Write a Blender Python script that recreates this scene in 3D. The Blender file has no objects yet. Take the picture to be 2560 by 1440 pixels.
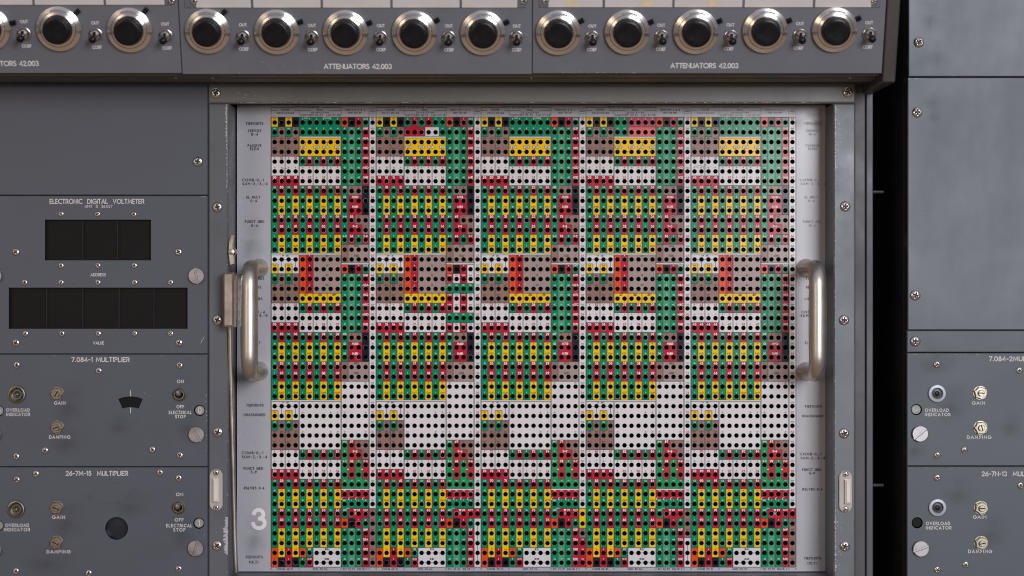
import bpy, math, random
from mathutils import Vector, Matrix
from mathutils.geometry import tessellate_polygon

random.seed(7)
R = math.radians
scene = bpy.context.scene
col = scene.collection

# ------------------------------------------------------------------ camera, world, lamps, exposure
CAM_D = 1.2                       # metres from the lens to the face of the patch board (y = 0)
K = 0.26e-3                       # metres on the board per photograph pixel (2560 wide)
cam_data = bpy.data.cameras.new('camera')
cam = bpy.data.objects.new('camera', cam_data)
col.objects.link(cam)
cam.location = (0, -CAM_D, 0)
cam.rotation_euler = (R(90), 0, 0)
cam_data.sensor_width = 36
cam_data.lens = 36 * CAM_D / (2560 * K)
cam_data.clip_start = 0.01
cam_data.clip_end = 50
cam_data.dof.use_dof = True
cam_data.dof.focus_distance = 1.19
cam_data.dof.aperture_fstop = 6.5
scene.camera = cam

world = bpy.data.worlds.new('World')
scene.world = world
world.use_nodes = True
wn = world.node_tree.nodes
wl = world.node_tree.links
bg = wn['Background']
tc = wn.new('ShaderNodeTexCoord')
sep = wn.new('ShaderNodeSeparateXYZ')
wl.new(tc.outputs['Generated'], sep.inputs[0])
mr = wn.new('ShaderNodeMapRange')
mr.inputs[1].default_value = -0.7
mr.inputs[2].default_value = 0.8
wl.new(sep.outputs['Z'], mr.inputs[0])
ramp = wn.new('ShaderNodeValToRGB')
ramp.color_ramp.elements[0].color = (0.22, 0.155, 0.11, 1)
ramp.color_ramp.elements[1].color = (0.42, 0.42, 0.47, 1)
e_ = ramp.color_ramp.elements.new(0.42)
e_.color = (0.13, 0.118, 0.112, 1)
wl.new(mr.outputs[0], ramp.inputs[0])
wl.new(ramp.outputs[0], bg.inputs[0])
bg.inputs[1].default_value = 1.12


def area(name, loc, target, sx, sy, power, color):
    d = bpy.data.lights.new(name, 'AREA')
    d.shape = 'RECTANGLE'
    d.size, d.size_y = sx, sy
    d.energy = power
    d.color = color
    o = bpy.data.objects.new(name, d)
    col.objects.link(o)
    o.location = loc
    o.rotation_euler = (Vector(target) - Vector(loc)).to_track_quat('-Z', 'Y').to_euler()
    return o


area('window_light', (0.94, -2.5, 0.46), (0.05, 0, 0), 0.9, 0.9, 44, (0.93, 0.95, 1.0))
area('room_lamp', (-1.3, -2.1, 0.2), (0, 0, 0), 0.6, 0.6, 6.0, (1.0, 0.72, 0.48))

scene.cycles.filter_width = 1.05
scene.view_settings.view_transform = 'Standard'
scene.view_settings.look = 'None'
scene.view_settings.exposure = 0
scene.view_settings.gamma = 1
scene.view_settings.use_curve_mapping = False


# ------------------------------------------------------------------ materials
def mat(name, color, rough=0.5, metal=0.0, vary=0.08, scale=30, bump=0.0, bump_scale=900, spec=0.5,
        coat=0.0, aniso=False, rvary=0.1, stretch=None):
    m = bpy.data.materials.new(name)
    m.use_nodes = True
    nt = m.node_tree
    b = nt.nodes['Principled BSDF']
    b.inputs['Metallic'].default_value = metal
    b.inputs['Roughness'].default_value = rough
    b.inputs['Specular IOR Level'].default_value = spec
    b.inputs['Coat Weight'].default_value = coat
    b.inputs['Coat Roughness'].default_value = 0.15
    t = nt.nodes.new('ShaderNodeTexCoord')
    src = t.outputs['Object']
    if stretch:
        mp = nt.nodes.new('ShaderNodeMapping')
        mp.inputs['Scale'].default_value = stretch
        nt.links.new(src, mp.inputs[0])
        src = mp.outputs[0]
    n = nt.nodes.new('ShaderNodeTexNoise')
    n.inputs['Scale'].default_value = scale
    n.inputs['Detail'].default_value = 5
    n.inputs['Roughness'].default_value = 0.62
    nt.links.new(src, n.inputs['Vector'])
    r = nt.nodes.new('ShaderNodeMapRange')
    r.inputs[1].default_value = 0.3
    r.inputs[2].default_value = 0.7
    r.inputs[3].default_value = 1 - vary
    r.inputs[4].default_value = 1 + vary
    nt.links.new(n.outputs[0], r.inputs[0])
    mx = nt.nodes.new('ShaderNodeMix')
    mx.data_type = 'RGBA'
    mx.blend_type = 'MULTIPLY'
    mx.inputs[0].default_value = 1
    mx.inputs[6].default_value = (*color, 1)
    nt.links.new(r.outputs[0], mx.inputs[7])
    nt.links.new(mx.outputs[2], b.inputs['Base Color'])
    if rvary:
        rr = nt.nodes.new('ShaderNodeMapRange')
        rr.inputs[1].default_value = 0.3
        rr.inputs[2].default_value = 0.7
        rr.inputs[3].default_value = max(0.02, rough - rvary)
        rr.inputs[4].default_value = min(1, rough + rvary)
        nt.links.new(n.outputs[0], rr.inputs[0])
        nt.links.new(rr.outputs[0], b.inputs['Roughness'])
    if bump:
        n2 = nt.nodes.new('ShaderNodeTexNoise')
        n2.inputs['Scale'].default_value = bump_scale
        n2.inputs['Detail'].default_value = 3
        nt.links.new(t.outputs['Object'], n2.inputs['Vector'])
        bp = nt.nodes.new('ShaderNodeBump')
        bp.inputs['Strength'].default_value = bump
        bp.inputs['Distance'].default_value = 0.0004
        nt.links.new(n2.outputs[0], bp.inputs['Height'])
        nt.links.new(bp.outputs[0], b.inputs['Normal'])
    if aniso:
        b.inputs['Anisotropic'].default_value = 0.85
        b.inputs['Anisotropic Rotation'].default_value = 0.25
        tg = nt.nodes.new('ShaderNodeTangent')
        tg.direction_type = 'RADIAL'
        tg.axis = 'Y'
        nt.links.new(tg.outputs[0], b.inputs['Tangent'])
    return m


M = {}
M['panel'] = mat('panel_grey', (0.075, 0.084, 0.109), 0.5, bump=0.10, vary=0.07, scale=14)
M['atten'] = mat('attenuator_grey', (0.120, 0.125, 0.148), 0.48, bump=0.10, vary=0.06, scale=14)
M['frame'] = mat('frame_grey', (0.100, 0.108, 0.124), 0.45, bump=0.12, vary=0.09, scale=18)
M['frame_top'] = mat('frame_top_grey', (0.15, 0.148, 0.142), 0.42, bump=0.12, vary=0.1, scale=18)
M['worn'] = mat('worn_frame_grey', (0.130, 0.142, 0.157), 0.46, metal=0.15, bump=0.06, vary=0.22, scale=26, rvary=0.15)
M['steel'] = mat('brushed_grey', (0.100, 0.112, 0.136), 0.50, metal=0.05, bump=0.05, vary=0.07, scale=7, rvary=0.14, stretch=(1, 1, 0.6))
M['steel2'] = mat('module_grey', (0.074, 0.087, 0.106), 0.50, metal=0.0, bump=0.08, vary=0.14, scale=12, rvary=0.1)
M['hood'] = mat('hood_shade_brown', (0.062, 0.050, 0.043), 0.5, vary=0.08, bump=0.2)  # brown of the shaded underside is put into this colour
M['cheek'] = mat('cheek_brown_grey', (0.046, 0.038, 0.036), 0.5, vary=0.08, bump=0.3)
M['dark'] = mat('dark_interior', (0.006, 0.006, 0.007), 0.7, vary=0.1)
M['upright'] = mat('upright_taupe', (0.072, 0.066, 0.072), 0.5, vary=0.06)
M['upright_edge'] = mat('upright_edge', (0.075, 0.078, 0.095), 0.5, vary=0.06)
M['pin'] = mat('pin_dark', (0.02, 0.02, 0.021), 0.5, vary=0.1)
M['screw'] = mat('screw_nickel', (0.56, 0.52, 0.50), 0.25, metal=1, vary=0.12, scale=300)
M['recess'] = mat('dark_recess', (0.05, 0.045, 0.042), 0.5, metal=0.6, vary=0.2)  # darker tone for screw crosses and dial grooves
M['bigscrew'] = mat('slotted_nickel', (0.36, 0.34, 0.35), 0.44, metal=1, vary=0.16, scale=250, stretch=(1, 1, 0.2))
M['alu'] = mat('turned_aluminium', (0.84, 0.80, 0.78), 0.27, metal=1, vary=0.0, scale=200, aniso=True, rvary=0)
M['satin'] = mat('satin_nickel', (0.59, 0.545, 0.515), 0.40, metal=1, vary=0.05, scale=60, rvary=0.05)
M['chrome'] = mat('worn_chrome', (0.58, 0.51, 0.46), 0.36, metal=1, vary=0.07, scale=40)
M['brass'] = mat('dull_brass', (0.36, 0.32, 0.22), 0.35, metal=1, vary=0.12, scale=200)
M['scratch'] = mat('fine_scratch', (0.20, 0.215, 0.245), 0.5, vary=0.2, scale=300)
M['ring'] = mat('anodised_ring', (0.36, 0.38, 0.43), 0.5, metal=0.5, vary=0.06, scale=200)
M['nutpale'] = mat('pale_brass', (0.40, 0.36, 0.285), 0.4, metal=1, vary=0.1, scale=200)
M['nutmetal'] = mat('dull_nickel', (0.30, 0.265, 0.215), 0.42, metal=1, vary=0.12, scale=200)
M['black'] = mat('black_bakelite', (0.005, 0.005, 0.007), 0.33, vary=0.2, scale=80, spec=0.28)
M['glassdark'] = mat('dark_window', (0.0092, 0.0090, 0.0090), 0.5, vary=0.12, scale=20, spec=0.12)
M['windowglass'] = mat('smoked_glass', (0.020, 0.023, 0.030), 0.2, vary=0.15, scale=60)
M['divider'] = mat('window_divider', (0.0155, 0.0155, 0.016), 0.5, vary=0.2, spec=0.2)
M['lens'] = mat('amber_lens', (0.050, 0.040, 0.015), 0.1, vary=0.1, coat=0.6)
M['lensdark'] = mat('dark_lens', (0.02, 0.02, 0.02), 0.38, vary=0.1)
M['white'] = mat('white_ink', (0.60, 0.585, 0.585), 0.6, vary=0.12, scale=500)
M['card'] = mat('card_paper', (0.52, 0.485, 0.475), 0.7, vary=0.05)
M['tape'] = mat('aged_tape', (0.62, 0.50, 0.34), 0.5, vary=0.12, scale=120)
M['bare'] = mat('bare_metal_wear', (0.43, 0.43, 0.45), 0.5, metal=0.1, vary=0.2, scale=400)
M['plastic'] = mat('milky_plastic', (0.46, 0.42, 0.39), 0.25, vary=0.06, coat=0.4)
M['plastic2'] = mat('milky_plastic_core', (0.72, 0.66, 0.60), 0.25, vary=0.05, coat=0.4)
M['digit'] = mat('digit_wheel', (0.28, 0.28, 0.27), 0.5, vary=0.08)
M['smudge'] = mat('dirt_smudge', (0.055, 0.055, 0.06), 0.6, vary=0.2)

BR = dict(rough=0.21, vary=0.06, scale=40, rvary=0.03, coat=0.0, spec=0.26)
CELL = {
    'G': (0.001, 0.25, 0.115), 'L': (0.075, 0.34, 0.18), 'R': (0.49, 0.014, 0.036), 'W': (0.70, 0.665, 0.68),
    'Y': (0.90, 0.555, 0.003), 'B': (0.29, 0.175, 0.148), 'T': (0.375, 0.28, 0.262), 'K': (0.014, 0.014, 0.022), 'O': (0.78, 0.078, 0.012),
    'S': (0.72, 0.13, 0.12), 'C': (0.45, 0.06, 0.10), 'H': (0.02, 0.22, 0.13), 'N': (0.02, 0.30, 0.11), 'P': (0.50, 0.035, 0.045),
}
for k_, c_ in CELL.items():
    M['cell' + k_] = mat('printed_cell_' + k_.lower(), c_, **BR)
M['margin'] = mat('board_grey', (0.43, 0.428, 0.468), 0.28, vary=0.05, scale=12, rvary=0.04)
M['hole'] = mat('socket_black', (0.004, 0.004, 0.005), 0.6, vary=0.1)
M['ink'] = mat('dark_ink', (0.020, 0.015, 0.028), 0.5, vary=0.1)
M['inkfade'] = mat('pale_ink', (0.20, 0.19, 0.24), 0.5, vary=0.15)  # paler grey print, lighter than the dark ink
M['inkwhite'] = mat('white_print', (0.80, 0.78, 0.78), 0.45, vary=0.05)
M['inkred'] = mat('red_print', (0.60, 0.06, 0.09), 0.45, vary=0.05)
M['inkgreen'] = mat('green_print', (0.10, 0.42, 0.24), 0.45, vary=0.05)
M['inkbrown'] = mat('brown_print', (0.10, 0.06, 0.05), 0.45, vary=0.05)
M['inkolive'] = mat('olive_print', (0.24, 0.14, 0.01), 0.45, vary=0.05)
M['rim'] = mat('worn_socket_rim', (0.42, 0.40, 0.42), 0.5, vary=0.2, scale=300)
M['stain'] = mat('grey_scuff', (0.33, 0.33, 0.34), 0.7, vary=0.3, scale=400)
M['stain2'] = mat('ochre_scuff', (0.46, 0.36, 0.20), 0.7, vary=0.3, scale=400)


# ------------------------------------------------------------------ mesh builder
class MB:
    def __init__(self):
        self.v, self.f, self.m, self.s, self.mats = [], [], [], [], []

    def slot(self, name):
        if name not in self.mats:
            self.mats.append(name)
        return self.mats.index(name)

    def add(self, verts, faces, m, smooth=False):
        i = len(self.v)
        k = self.slot(m)
        self.v.extend(verts)
        for f in faces:
            self.f.append([i + j for j in f])
            self.m.append(k)
            self.s.append(smooth)

    def absorb(self, other):
        i = len(self.v)
        self.v.extend(other.v)
        for f, m, sm in zip(other.f, other.m, other.s):
            self.f.append([i + j for j in f])
            self.m.append(self.slot(other.mats[m]))
            self.s.append(sm)

    def mesh(self, name):
        me = bpy.data.meshes.new(name)
        me.from_pydata([tuple(p) for p in self.v], [], self.f)
        for n in self.mats:
            me.materials.append(M[n])
        me.polygons.foreach_set('material_index', self.m)
        me.polygons.foreach_set('use_smooth', self.s)
        me.update()
        return me

    def build(self, name, parent=None, loc=None, rot=None):
        return link(name, self.mesh(name), parent, loc, rot)

    # --- shapes (front is -y)
    def quad(self, x0, x1, z0, z1, y, m):
        self.add([(x0, y, z0), (x1, y, z0), (x1, y, z1), (x0, y, z1)], [[0, 1, 2, 3]], m)

    def box(self, x0, x1, y0, y1, z0, z1, m, ch=0.0006):
        c = min(ch, (x1 - x0) * .4, (y1 - y0) * .4, (z1 - z0) * .4)
        P = []
        for y, i in ((y0, c), (y0 + c, 0), (y1, 0)):
            P += [(x0 + i, y, z0 + i), (x1 - i, y, z0 + i), (x1 - i, y, z1 - i), (x0 + i, y, z1 - i)]
        F = [[0, 1, 2, 3], [11, 10, 9, 8]]
        for a in (0, 4):
            for j in range(4):
                k = (j + 1) % 4
                F.append([a + j, a + 4 + j, a + 4 + k, a + k])
        self.add(P, F, m)

    def plate(self, outer, holes, y0, y1, m, wall=None, depth=None, ch=0.0005):
        """a sheet with a front face at y0 that has real holes; each hole gets walls `depth` deep"""
        loops = [[Vector((x, z, 0)) for x, z in outer]] + [[Vector((x, z, 0)) for x, z in h] for h in holes]
        flat = [p for l in loops for p in l]
        tris = tessellate_polygon(loops)
        V = [(p.x, y0, p.y) for p in flat]
        F = []
        for t in tris:
            a, b, c = (flat[i] for i in t)
            nz = (b - a).cross(c - a).z
            F.append(list(t) if nz > 0 else list(reversed(t)))
        self.add(V, F, m)
        n = len(outer)
        cx = sum(p[0] for p in outer) / n
        cz = sum(p[1] for p in outer) / n
        o2 = [(x + (ch if x > cx else -ch), y0 + ch, z + (ch if z > cz else -ch)) for x, z in outer]
        o3 = [(x, y1, z) for x, _, z in o2]
        V = [(x, y0, z) for x, z in outer] + o2 + o3
        F = []
        for a in (0, n):
            for j in range(n):
                k = (j + 1) % n
                F.append([a + k, a + j, a + n + j, a + n + k])
        if not holes:
            F.append(list(range(2 * n, 3 * n))[::-1])
        self.add(V, F, m)
        for h in holes:
            n = len(h)
            d = depth or (y1 - y0)
            V = [(x, y0, z) for x, z in h] + [(x, y0 + d, z) for x, z in h]
            self.add(V, [[j, (j + 1) % n, n + (j + 1) % n, n + j] for j in range(n)], wall or m)

    def lathe(self, prof, m, cx=0, cz=0, seg=40, y=0, smooth=True, cap=True, mats=None):
        """prof: (radius, height above the surface) from the rim inwards; height is along -y"""
        n = len(prof)
        V = []
        for r, h in prof:
            for j in range(seg):
                a = 2 * math.pi * j / seg
                V.append((cx + r * math.cos(a), y - h, cz + r * math.sin(a)))
        for i in range(n - 1):
            F = []
            for j in range(seg):
                k = (j + 1) % seg
                F.append([j, k, seg + k, seg + j])
            self.add(V[i * seg:(i + 2) * seg], F, mats[i] if mats else m, smooth)
        if cap and prof[-1][0] > 0:
            self.add(V[(n - 1) * seg:], [list(range(seg))], mats[-1] if mats else m)

    def prism(self, pts, y0, y1, m, ch=0.0):
        """closed outline (x,z) counter-clockwise seen from the front, front at y0"""
        n = len(pts)
        cx = sum(p[0] for p in pts) / n
        cz = sum(p[1] for p in pts) / n
        rings = []
        if ch:
            ins = []
            for x, z in pts:
                d = math.hypot(x - cx, z - cz) or 1
                ins.append((x - (x - cx) / d * ch, y0, z - (z - cz) / d * ch))
            rings.append(ins)
            rings.append([(x, y0 + ch, z) for x, z in pts])
        else:
            rings.append([(x, y0, z) for x, z in pts])
        rings.append([(x, y1, z) for x, z in pts])
        V = [p for r in rings for p in r]
        F = [list(range(n))]
        for a in range(len(rings) - 1):
            for j in range(n):
                k = (j + 1) % n
                F.append([a * n + k, a * n + j, a * n + n + j, a * n + n + k])
        self.add(V, F, m)

    def tube(self, path, rad, m, seg=20, sx=1.0, cap=True):
        """round bar along a path of points; rad: one number or one per point; sx widens it across x"""
        V, n = [], len(path)
        path = [Vector(p) for p in path]
        for i, p in enumerate(path):
            t = (path[min(i + 1, n - 1)] - path[max(i - 1, 0)]).normalized()
            u = Vector((1, 0, 0))
            if abs(t.dot(u)) > 0.9:
                u = Vector((0, 0, 1))
            u = (u - t * u.dot(t)).normalized()
            w = t.cross(u)
            r = rad[i] if isinstance(rad, (list, tuple)) else rad
            for j in range(seg):
                a = 2 * math.pi * j / seg
                V.append(p + u * (math.cos(a) * r * sx) + w * (math.sin(a) * r))
        F = []
        for i in range(n - 1):
            for j in range(seg):
                k = (j + 1) % seg
                F.append([i * seg + j, i * seg + k, (i + 1) * seg + k, (i + 1) * seg + j])
        self.add(V, F, m, True)
        if cap:
            self.add(V[:seg], [list(range(seg))[::-1]], m)
            self.add(V[-seg:], [list(range(seg))], m)

    def flake(self, x, z, sx, sz, y, m, n=9):
        P = []
        for j in range(n):
            a = 2 * math.pi * j / n
            r = random.uniform(0.45, 1.0)
            P.append((x + math.cos(a) * sx * r, y, z + math.sin(a) * sz * r))
        self.add(P, [list(range(n))], m)

    def ribbon(self, pts, w, y, m, closed=False):
        n = len(pts)
        L, Rr = [], []
        for i in range(n):
            p = pts[i]
            if closed:
                a, b = pts[(i - 1) % n], pts[(i + 1) % n]
            else:
                a, b = pts[max(i - 1, 0)], pts[min(i + 1, n - 1)]
            def nrm(q, s):
                dx, dz = s[0] - q[0], s[1] - q[1]
                d = math.hypot(dx, dz) or 1
                return (-dz / d, dx / d)
            if not closed and (i == 0 or i == n - 1):
                nx, nz = nrm(a, b)
                k = 1
                ext = w * 0.35 if i == 0 else -w * 0.35
                p = (p[0] - nz * ext, p[1] + nx * ext)
            else:
                n1, n2 = nrm(a, p), nrm(p, b)
                nx, nz = n1[0] + n2[0], n1[1] + n2[1]
                d = math.hypot(nx, nz)
                if d < 0.35:
                    nx, nz = n1
                    k = 1
                else:
                    nx, nz = nx / d, nz / d
                    k = min(1.9, 1 / max(0.2, nx * n1[0] + nz * n1[1]))
            L.append((p[0] + nx * w / 2 * k, y, p[1] + nz * w / 2 * k))
            Rr.append((p[0] - nx * w / 2 * k, y, p[1] - nz * w / 2 * k))
        F = []
        for i in range(n if closed else n - 1):
            j = (i + 1) % n
            F.append([n + i, n + j, j, i])
        self.add(L + Rr, F, m)

    def text(self, s, x, z, h, m, width=None, weight=0.16, y=-0.00012, track=0.24, squeeze=1.0):
        """engraved style lettering centred on (x, z); h is the cap height"""
        adv, X = [], 0.0
        for c in s:
            w, _ = GLYPH.get(c, GLYPH[' '])
            adv.append(X)
            X += w * squeeze + track
        X -= track
        sc = h
        sx = (width / X) if width else h
        for c, a in zip(s, adv):
            _, strokes = GLYPH.get(c, GLYPH[' '])
            for k, st in enumerate(strokes):
                pts = [(x + (a + p[0] * squeeze - X / 2) * sx, z + (p[1] - 0.5) * sc) for p in st]
                cl = len(pts) > 3 and abs(pts[0][0] - pts[-1][0]) < 1e-7 and abs(pts[0][1] - pts[-1][1]) < 1e-7
                self.ribbon(pts[:-1] if cl else pts, h * weight, y - k * 1.2e-5, m, cl)


def arc(cx, cy, rx, ry, a0, a1, n=8):
    return [(cx + rx * math.cos(R(a0 + (a1 - a0) * i / n)), cy + ry * math.sin(R(a0 + (a1 - a0) * i / n))) for i in range(n + 1)]


GLYPH = {
    ' ': (0.35, []),
    'A': (0.8, [[(0, 0), (.4, 1), (.8, 0)], [(.15, .32), (.65, .32)]]),
    'B': (.56, [[(0, .52), (.3, .52)] + arc(.3, .76, .22, .24, -90, 90)[1:] + [(0, 1), (0, 0)] + [(.3, 0)] + arc(.3, .26, .26, .26, -90, 90)[1:]]),
    'C': (.78, [arc(.5, .5, .5, .5, 52, 308, 12)]),
    'D': (.72, [[(0, 0), (0, 1), (.25, 1)] + arc(.25, .5, .47, .5, 90, -90, 10)[1:] + [(0, 0)]]),
    'E': (.5, [[(.5, 1), (0, 1), (0, 0), (.5, 0)], [(0, .51), (.45, .51)]]),
    'F': (.48, [[(.48, 1), (0, 1), (0, 0)], [(0, .5), (.42, .5)]]),
    'G': (.9, [arc(.5, .5, .5, .5, 48, 360, 14) + [(.55, .5)]]),
    'H': (.66, [[(0, 0), (0, 1)], [(.66, 0), (.66, 1)], [(0, .52), (.66, .52)]]),
    'I': (.06, [[(.03, 0), (.03, 1)]]),
    'J': (.4, [[(.4, 1), (.4, .2)] + arc(.2, .2, .2, .2, 0, -180, 6)[1:]]),
    'K': (.6, [[(0, 0), (0, 1)], [(.56, 1), (.05, .5), (.6, 0)]]),
    'L': (.46, [[(0, 1), (0, 0), (.46, 0)]]),
    'M': (.9, [[(0, 0), (.12, 1), (.45, .2), (.78, 1), (.9, 0)]]),
    'N': (.7, [[(0, 0), (0, 1), (.7, 0), (.7, 1)]]),
    'O': (1.0, [arc(.5, .5, .5, .5, 90, 450, 16)]),
    'P': (.52, [[(0, 0), (0, 1), (.25, 1)] + arc(.25, .73, .27, .27, 90, -90, 7)[1:] + [(0, .46)]]),
    'Q': (1.0, [arc(.5, .5, .5, .5, 90, 450, 16), [(.55, .35), (.95, -.05)]]),
    'R': (.56, [[(0, 0), (0, 1), (.25, 1)] + arc(.25, .73, .27, .27, 90, -90, 7)[1:] + [(0, .46)], [(.25, .46), (.56, 0)]]),
    'S': (.52, [arc(.27, .75, .23, .25, 35, 270, 8) + arc(.26, .25, .26, .25, 90, -145, 8)[1:]]),
    'T': (.6, [[(0, 1), (.6, 1)], [(.3, 1), (.3, 0)]]),
    'U': (.64, [[(0, 1), (0, .32)] + arc(.32, .32, .32, .32, 180, 360, 8)[1:] + [(.64, 1)]]),
    'V': (.74, [[(0, 1), (.37, 0), (.74, 1)]]),
    'W': (1.05, [[(0, 1), (.26, 0), (.525, .85), (.79, 0), (1.05, 1)]]),
    'X': (.66, [[(0, 1), (.66, 0)], [(.66, 1), (0, 0)]]),
    'Y': (.68, [[(0, 1), (.34, .5), (.68, 1)], [(.34, .5), (.34, 0)]]),
    '0': (.58, [arc(.29, .5, .29, .5, 90, 450, 14)]),
    '1': (.2, [[(0, .82), (.17, 1), (.17, 0)]]),
    '2': (.54, [arc(.26, .73, .25, .27, 165, -25, 8) + [(0, 0), (.54, 0)]]),
    '3': (.54, [arc(.25, .76, .22, .24, 150, -80, 8) + arc(.26, .27, .27, .27, 82, -155, 8)]),
    '4': (.6, [[(.45, 0), (.45, 1), (0, .28), (.6, .28)]]),
    '5': (.54, [[(.48, 1), (.14, 1), (.07, .56)] + arc(.26, .32, .28, .32, 115, -150, 9)]),
    '6': (.56, [arc(.28, .30, .28, .30, 90, 450, 12), [(.44, 1), (.035, .42)]]),
    '7': (.52, [[(0, 1), (.52, 1), (.16, 0)]]),
    '8': (.54, [arc(.27, .76, .21, .24, 90, 450, 10), arc(.27, .26, .27, .26, 90, 450, 12)]),
    '9': (.56, [arc(.28, .70, .28, .30, 90, 450, 12), [(.12, 0), (.525, .58)]]),
    '.': (.08, [[(.04, -.02), (.04, .1)]]),
    ',': (.1, [[(.08, .1), (.02, -.16)]]),
    '-': (.34, [[(0, .46), (.34, .46)]]),
    '+': (.44, [[(0, .5), (.44, .5)], [(.22, .25), (.22, .75)]]),
    '&': (.7, [[(.7, 0), (.18, .68)] + arc(.3, .82, .16, .18, 200, -40, 7) + [(.06, .36)] + arc(.28, .25, .26, .25, 150, 330, 7)]),
    '(': (.2, [arc(.4, .5, .4, .6, 125, 235, 5)]),
    ')': (.2, [arc(-.2, .5, .4, .6, 55, -55, 5)]),
}


def link(name, me, parent=None, loc=None, rot=None):
    o = bpy.data.objects.new(name, me)
    col.objects.link(o)
    if parent is not None:
        o.parent = parent
    if loc is not None:
        o.location = loc
    if rot is not None:
        o.rotation_euler = rot
    return o


def tag(o, label=None, cat=None, group=None, kind=None):
    for k, v in (('label', label), ('category', cat), ('group', group), ('kind', kind)):
        if v:
            o[k] = v
    return o


class Panel:
    """a thing standing on a plane; at(u, v) gives local (x, z) of the point seen at that place of the photograph"""

    def __init__(self, name, label, cat, u, v, y, tilt=0.0, group=None):
        s = K * (CAM_D + y) / CAM_D
        self.o = bpy.data.objects.new(name, None)
        self.o.empty_display_size = 0.02
        col.objects.link(self.o)
        self.loc = Vector(((u - 1280) * s, y, (720 - v) * s))
        self.o.location = self.loc
        self.o.rotation_euler = (tilt, 0, 0)
        self.rot = Matrix.Rotation(tilt, 3, 'X')
        self.px = s
        tag(self.o, label, cat, group)

    def at(self, u, v, h=0.0):
        c = Vector((0, -CAM_D, 0))
        d = Vector(((u - 1280) * K, CAM_D, (720 - v) * K))
        n = self.rot @ Vector((0, -1, 0))
        p0 = self.loc + n * h
        t = (p0 - c).dot(n) / d.dot(n)
        q = self.rot.transposed() @ (c + d * t - self.loc)
        return q.x, q.z


def circ(x, z, r, n=40, a0=0):
    return [(x + r * math.cos(2 * math.pi * j / n + a0), z + r * math.sin(2 * math.pi * j / n + a0)) for j in range(n)]


# ------------------------------------------------------------------ small hardware, one mesh each, copied where it stands
def screw_mesh(name, r, m='screw', dome=0.42):
    """domed cross-head screw: a disc whose height follows the dome less the cross recess"""
    b = MB()
    NR, NS = 16, 64
    def hgt(x, z):
        d = math.hypot(x, z) / r
        h = r * dome * (1 - d * d) ** 0.5 if d < 1 else 0
        arm = 0.0
        for p, q in ((abs(x), abs(z)), (abs(z), abs(x))):
            if p < r * 0.56:
                wv = max(0.0, 1 - q / (r * 0.17))
                arm = max(arm, min(1.0, wv * 2.2) * min(1, (r * 0.56 - p) / (r * 0.12)))
        return h + r * 0.1 - arm * r * 0.34
    V = [(0, -hgt(0, 0), 0)]
    for i in range(1, NR + 1):
        rr = r * (i / NR) ** 0.9
        for j in range(NS):
            a = 2 * math.pi * j / NS
            x, z = rr * math.cos(a), rr * math.sin(a)
            V.append((x, -hgt(x, z) if i < NR else -r * 0.1, z))
    for j in range(NS):
        a = 2 * math.pi * j / NS
        V.append((r * math.cos(a), 0.0004, r * math.sin(a)))
    F = [[0, 1 + j, 1 + (j + 1) % NS] for j in range(NS)]
    for i in range(NR):
        a, c = 1 + i * NS, 1 + (i + 1) * NS
        for j in range(NS):
            k = (j + 1) % NS
            F.append([a + j, c + j, c + k, a + k])
    def armv(f):
        x = sum(V[i][0] for i in f) / len(f)
        z = sum(V[i][2] for i in f) / len(f)
        return any(p < r * 0.54 and q < r * 0.105 for p, q in ((abs(x), abs(z)), (abs(z), abs(x))))
    k0, k1 = b.slot(m), b.slot('recess')
    b.v = V
    for f in F:
        b.f.append(f)
        b.m.append(k1 if armv(f) else k0)
        b.s.append(True)
    return b.mesh(name)


PX = K * 1.17 / 1.2                # one photograph pixel on the front panels, in metres
SCREW = {r: screw_mesh('screw', r * PX) for r in (7.5, 8.5, 9.5, 13)}
SCREW[5.5] = screw_mesh('screw', 5.5 * PX)


def screw(p, u, v, r, parent=None):
    x, z = p.at(u, v)
    return link('screw', SCREW[r], parent or p.o, (x, -0.0001, z), (0, random.uniform(0, 6.3), 0))


def slotted_mesh(r):
    b = MB()
    w, hgt = r * 0.12, r * 0.42
    b.lathe([(r * 1.0, -0.0005), (r * 1.0, hgt * .62), (r * .5, hgt * .62)], 'bigscrew', seg=48, smooth=False)
    for s in (0, 1):
        a0 = math.asin(w / r)
        pts = [(r * math.cos(a0 + (math.pi - 2 * a0) * i / 22), r * math.sin(a0 + (math.pi - 2 * a0) * i / 22)) for i in range(23)]
        if s:
            pts = [(-x, -z) for x, z in pts]
        b.prism(pts, -hgt, -hgt * .55, 'bigscrew', ch=r * 0.07)
    return b.mesh('captive_screw')


SLOT = slotted_mesh(20 * PX)


def captive(p, u, v, ang):
    x, z = p.at(u, v)
    return link('captive_screw', SLOT, p.o, (x, -0.0002, z), (0, -R(ang), 0))


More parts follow.
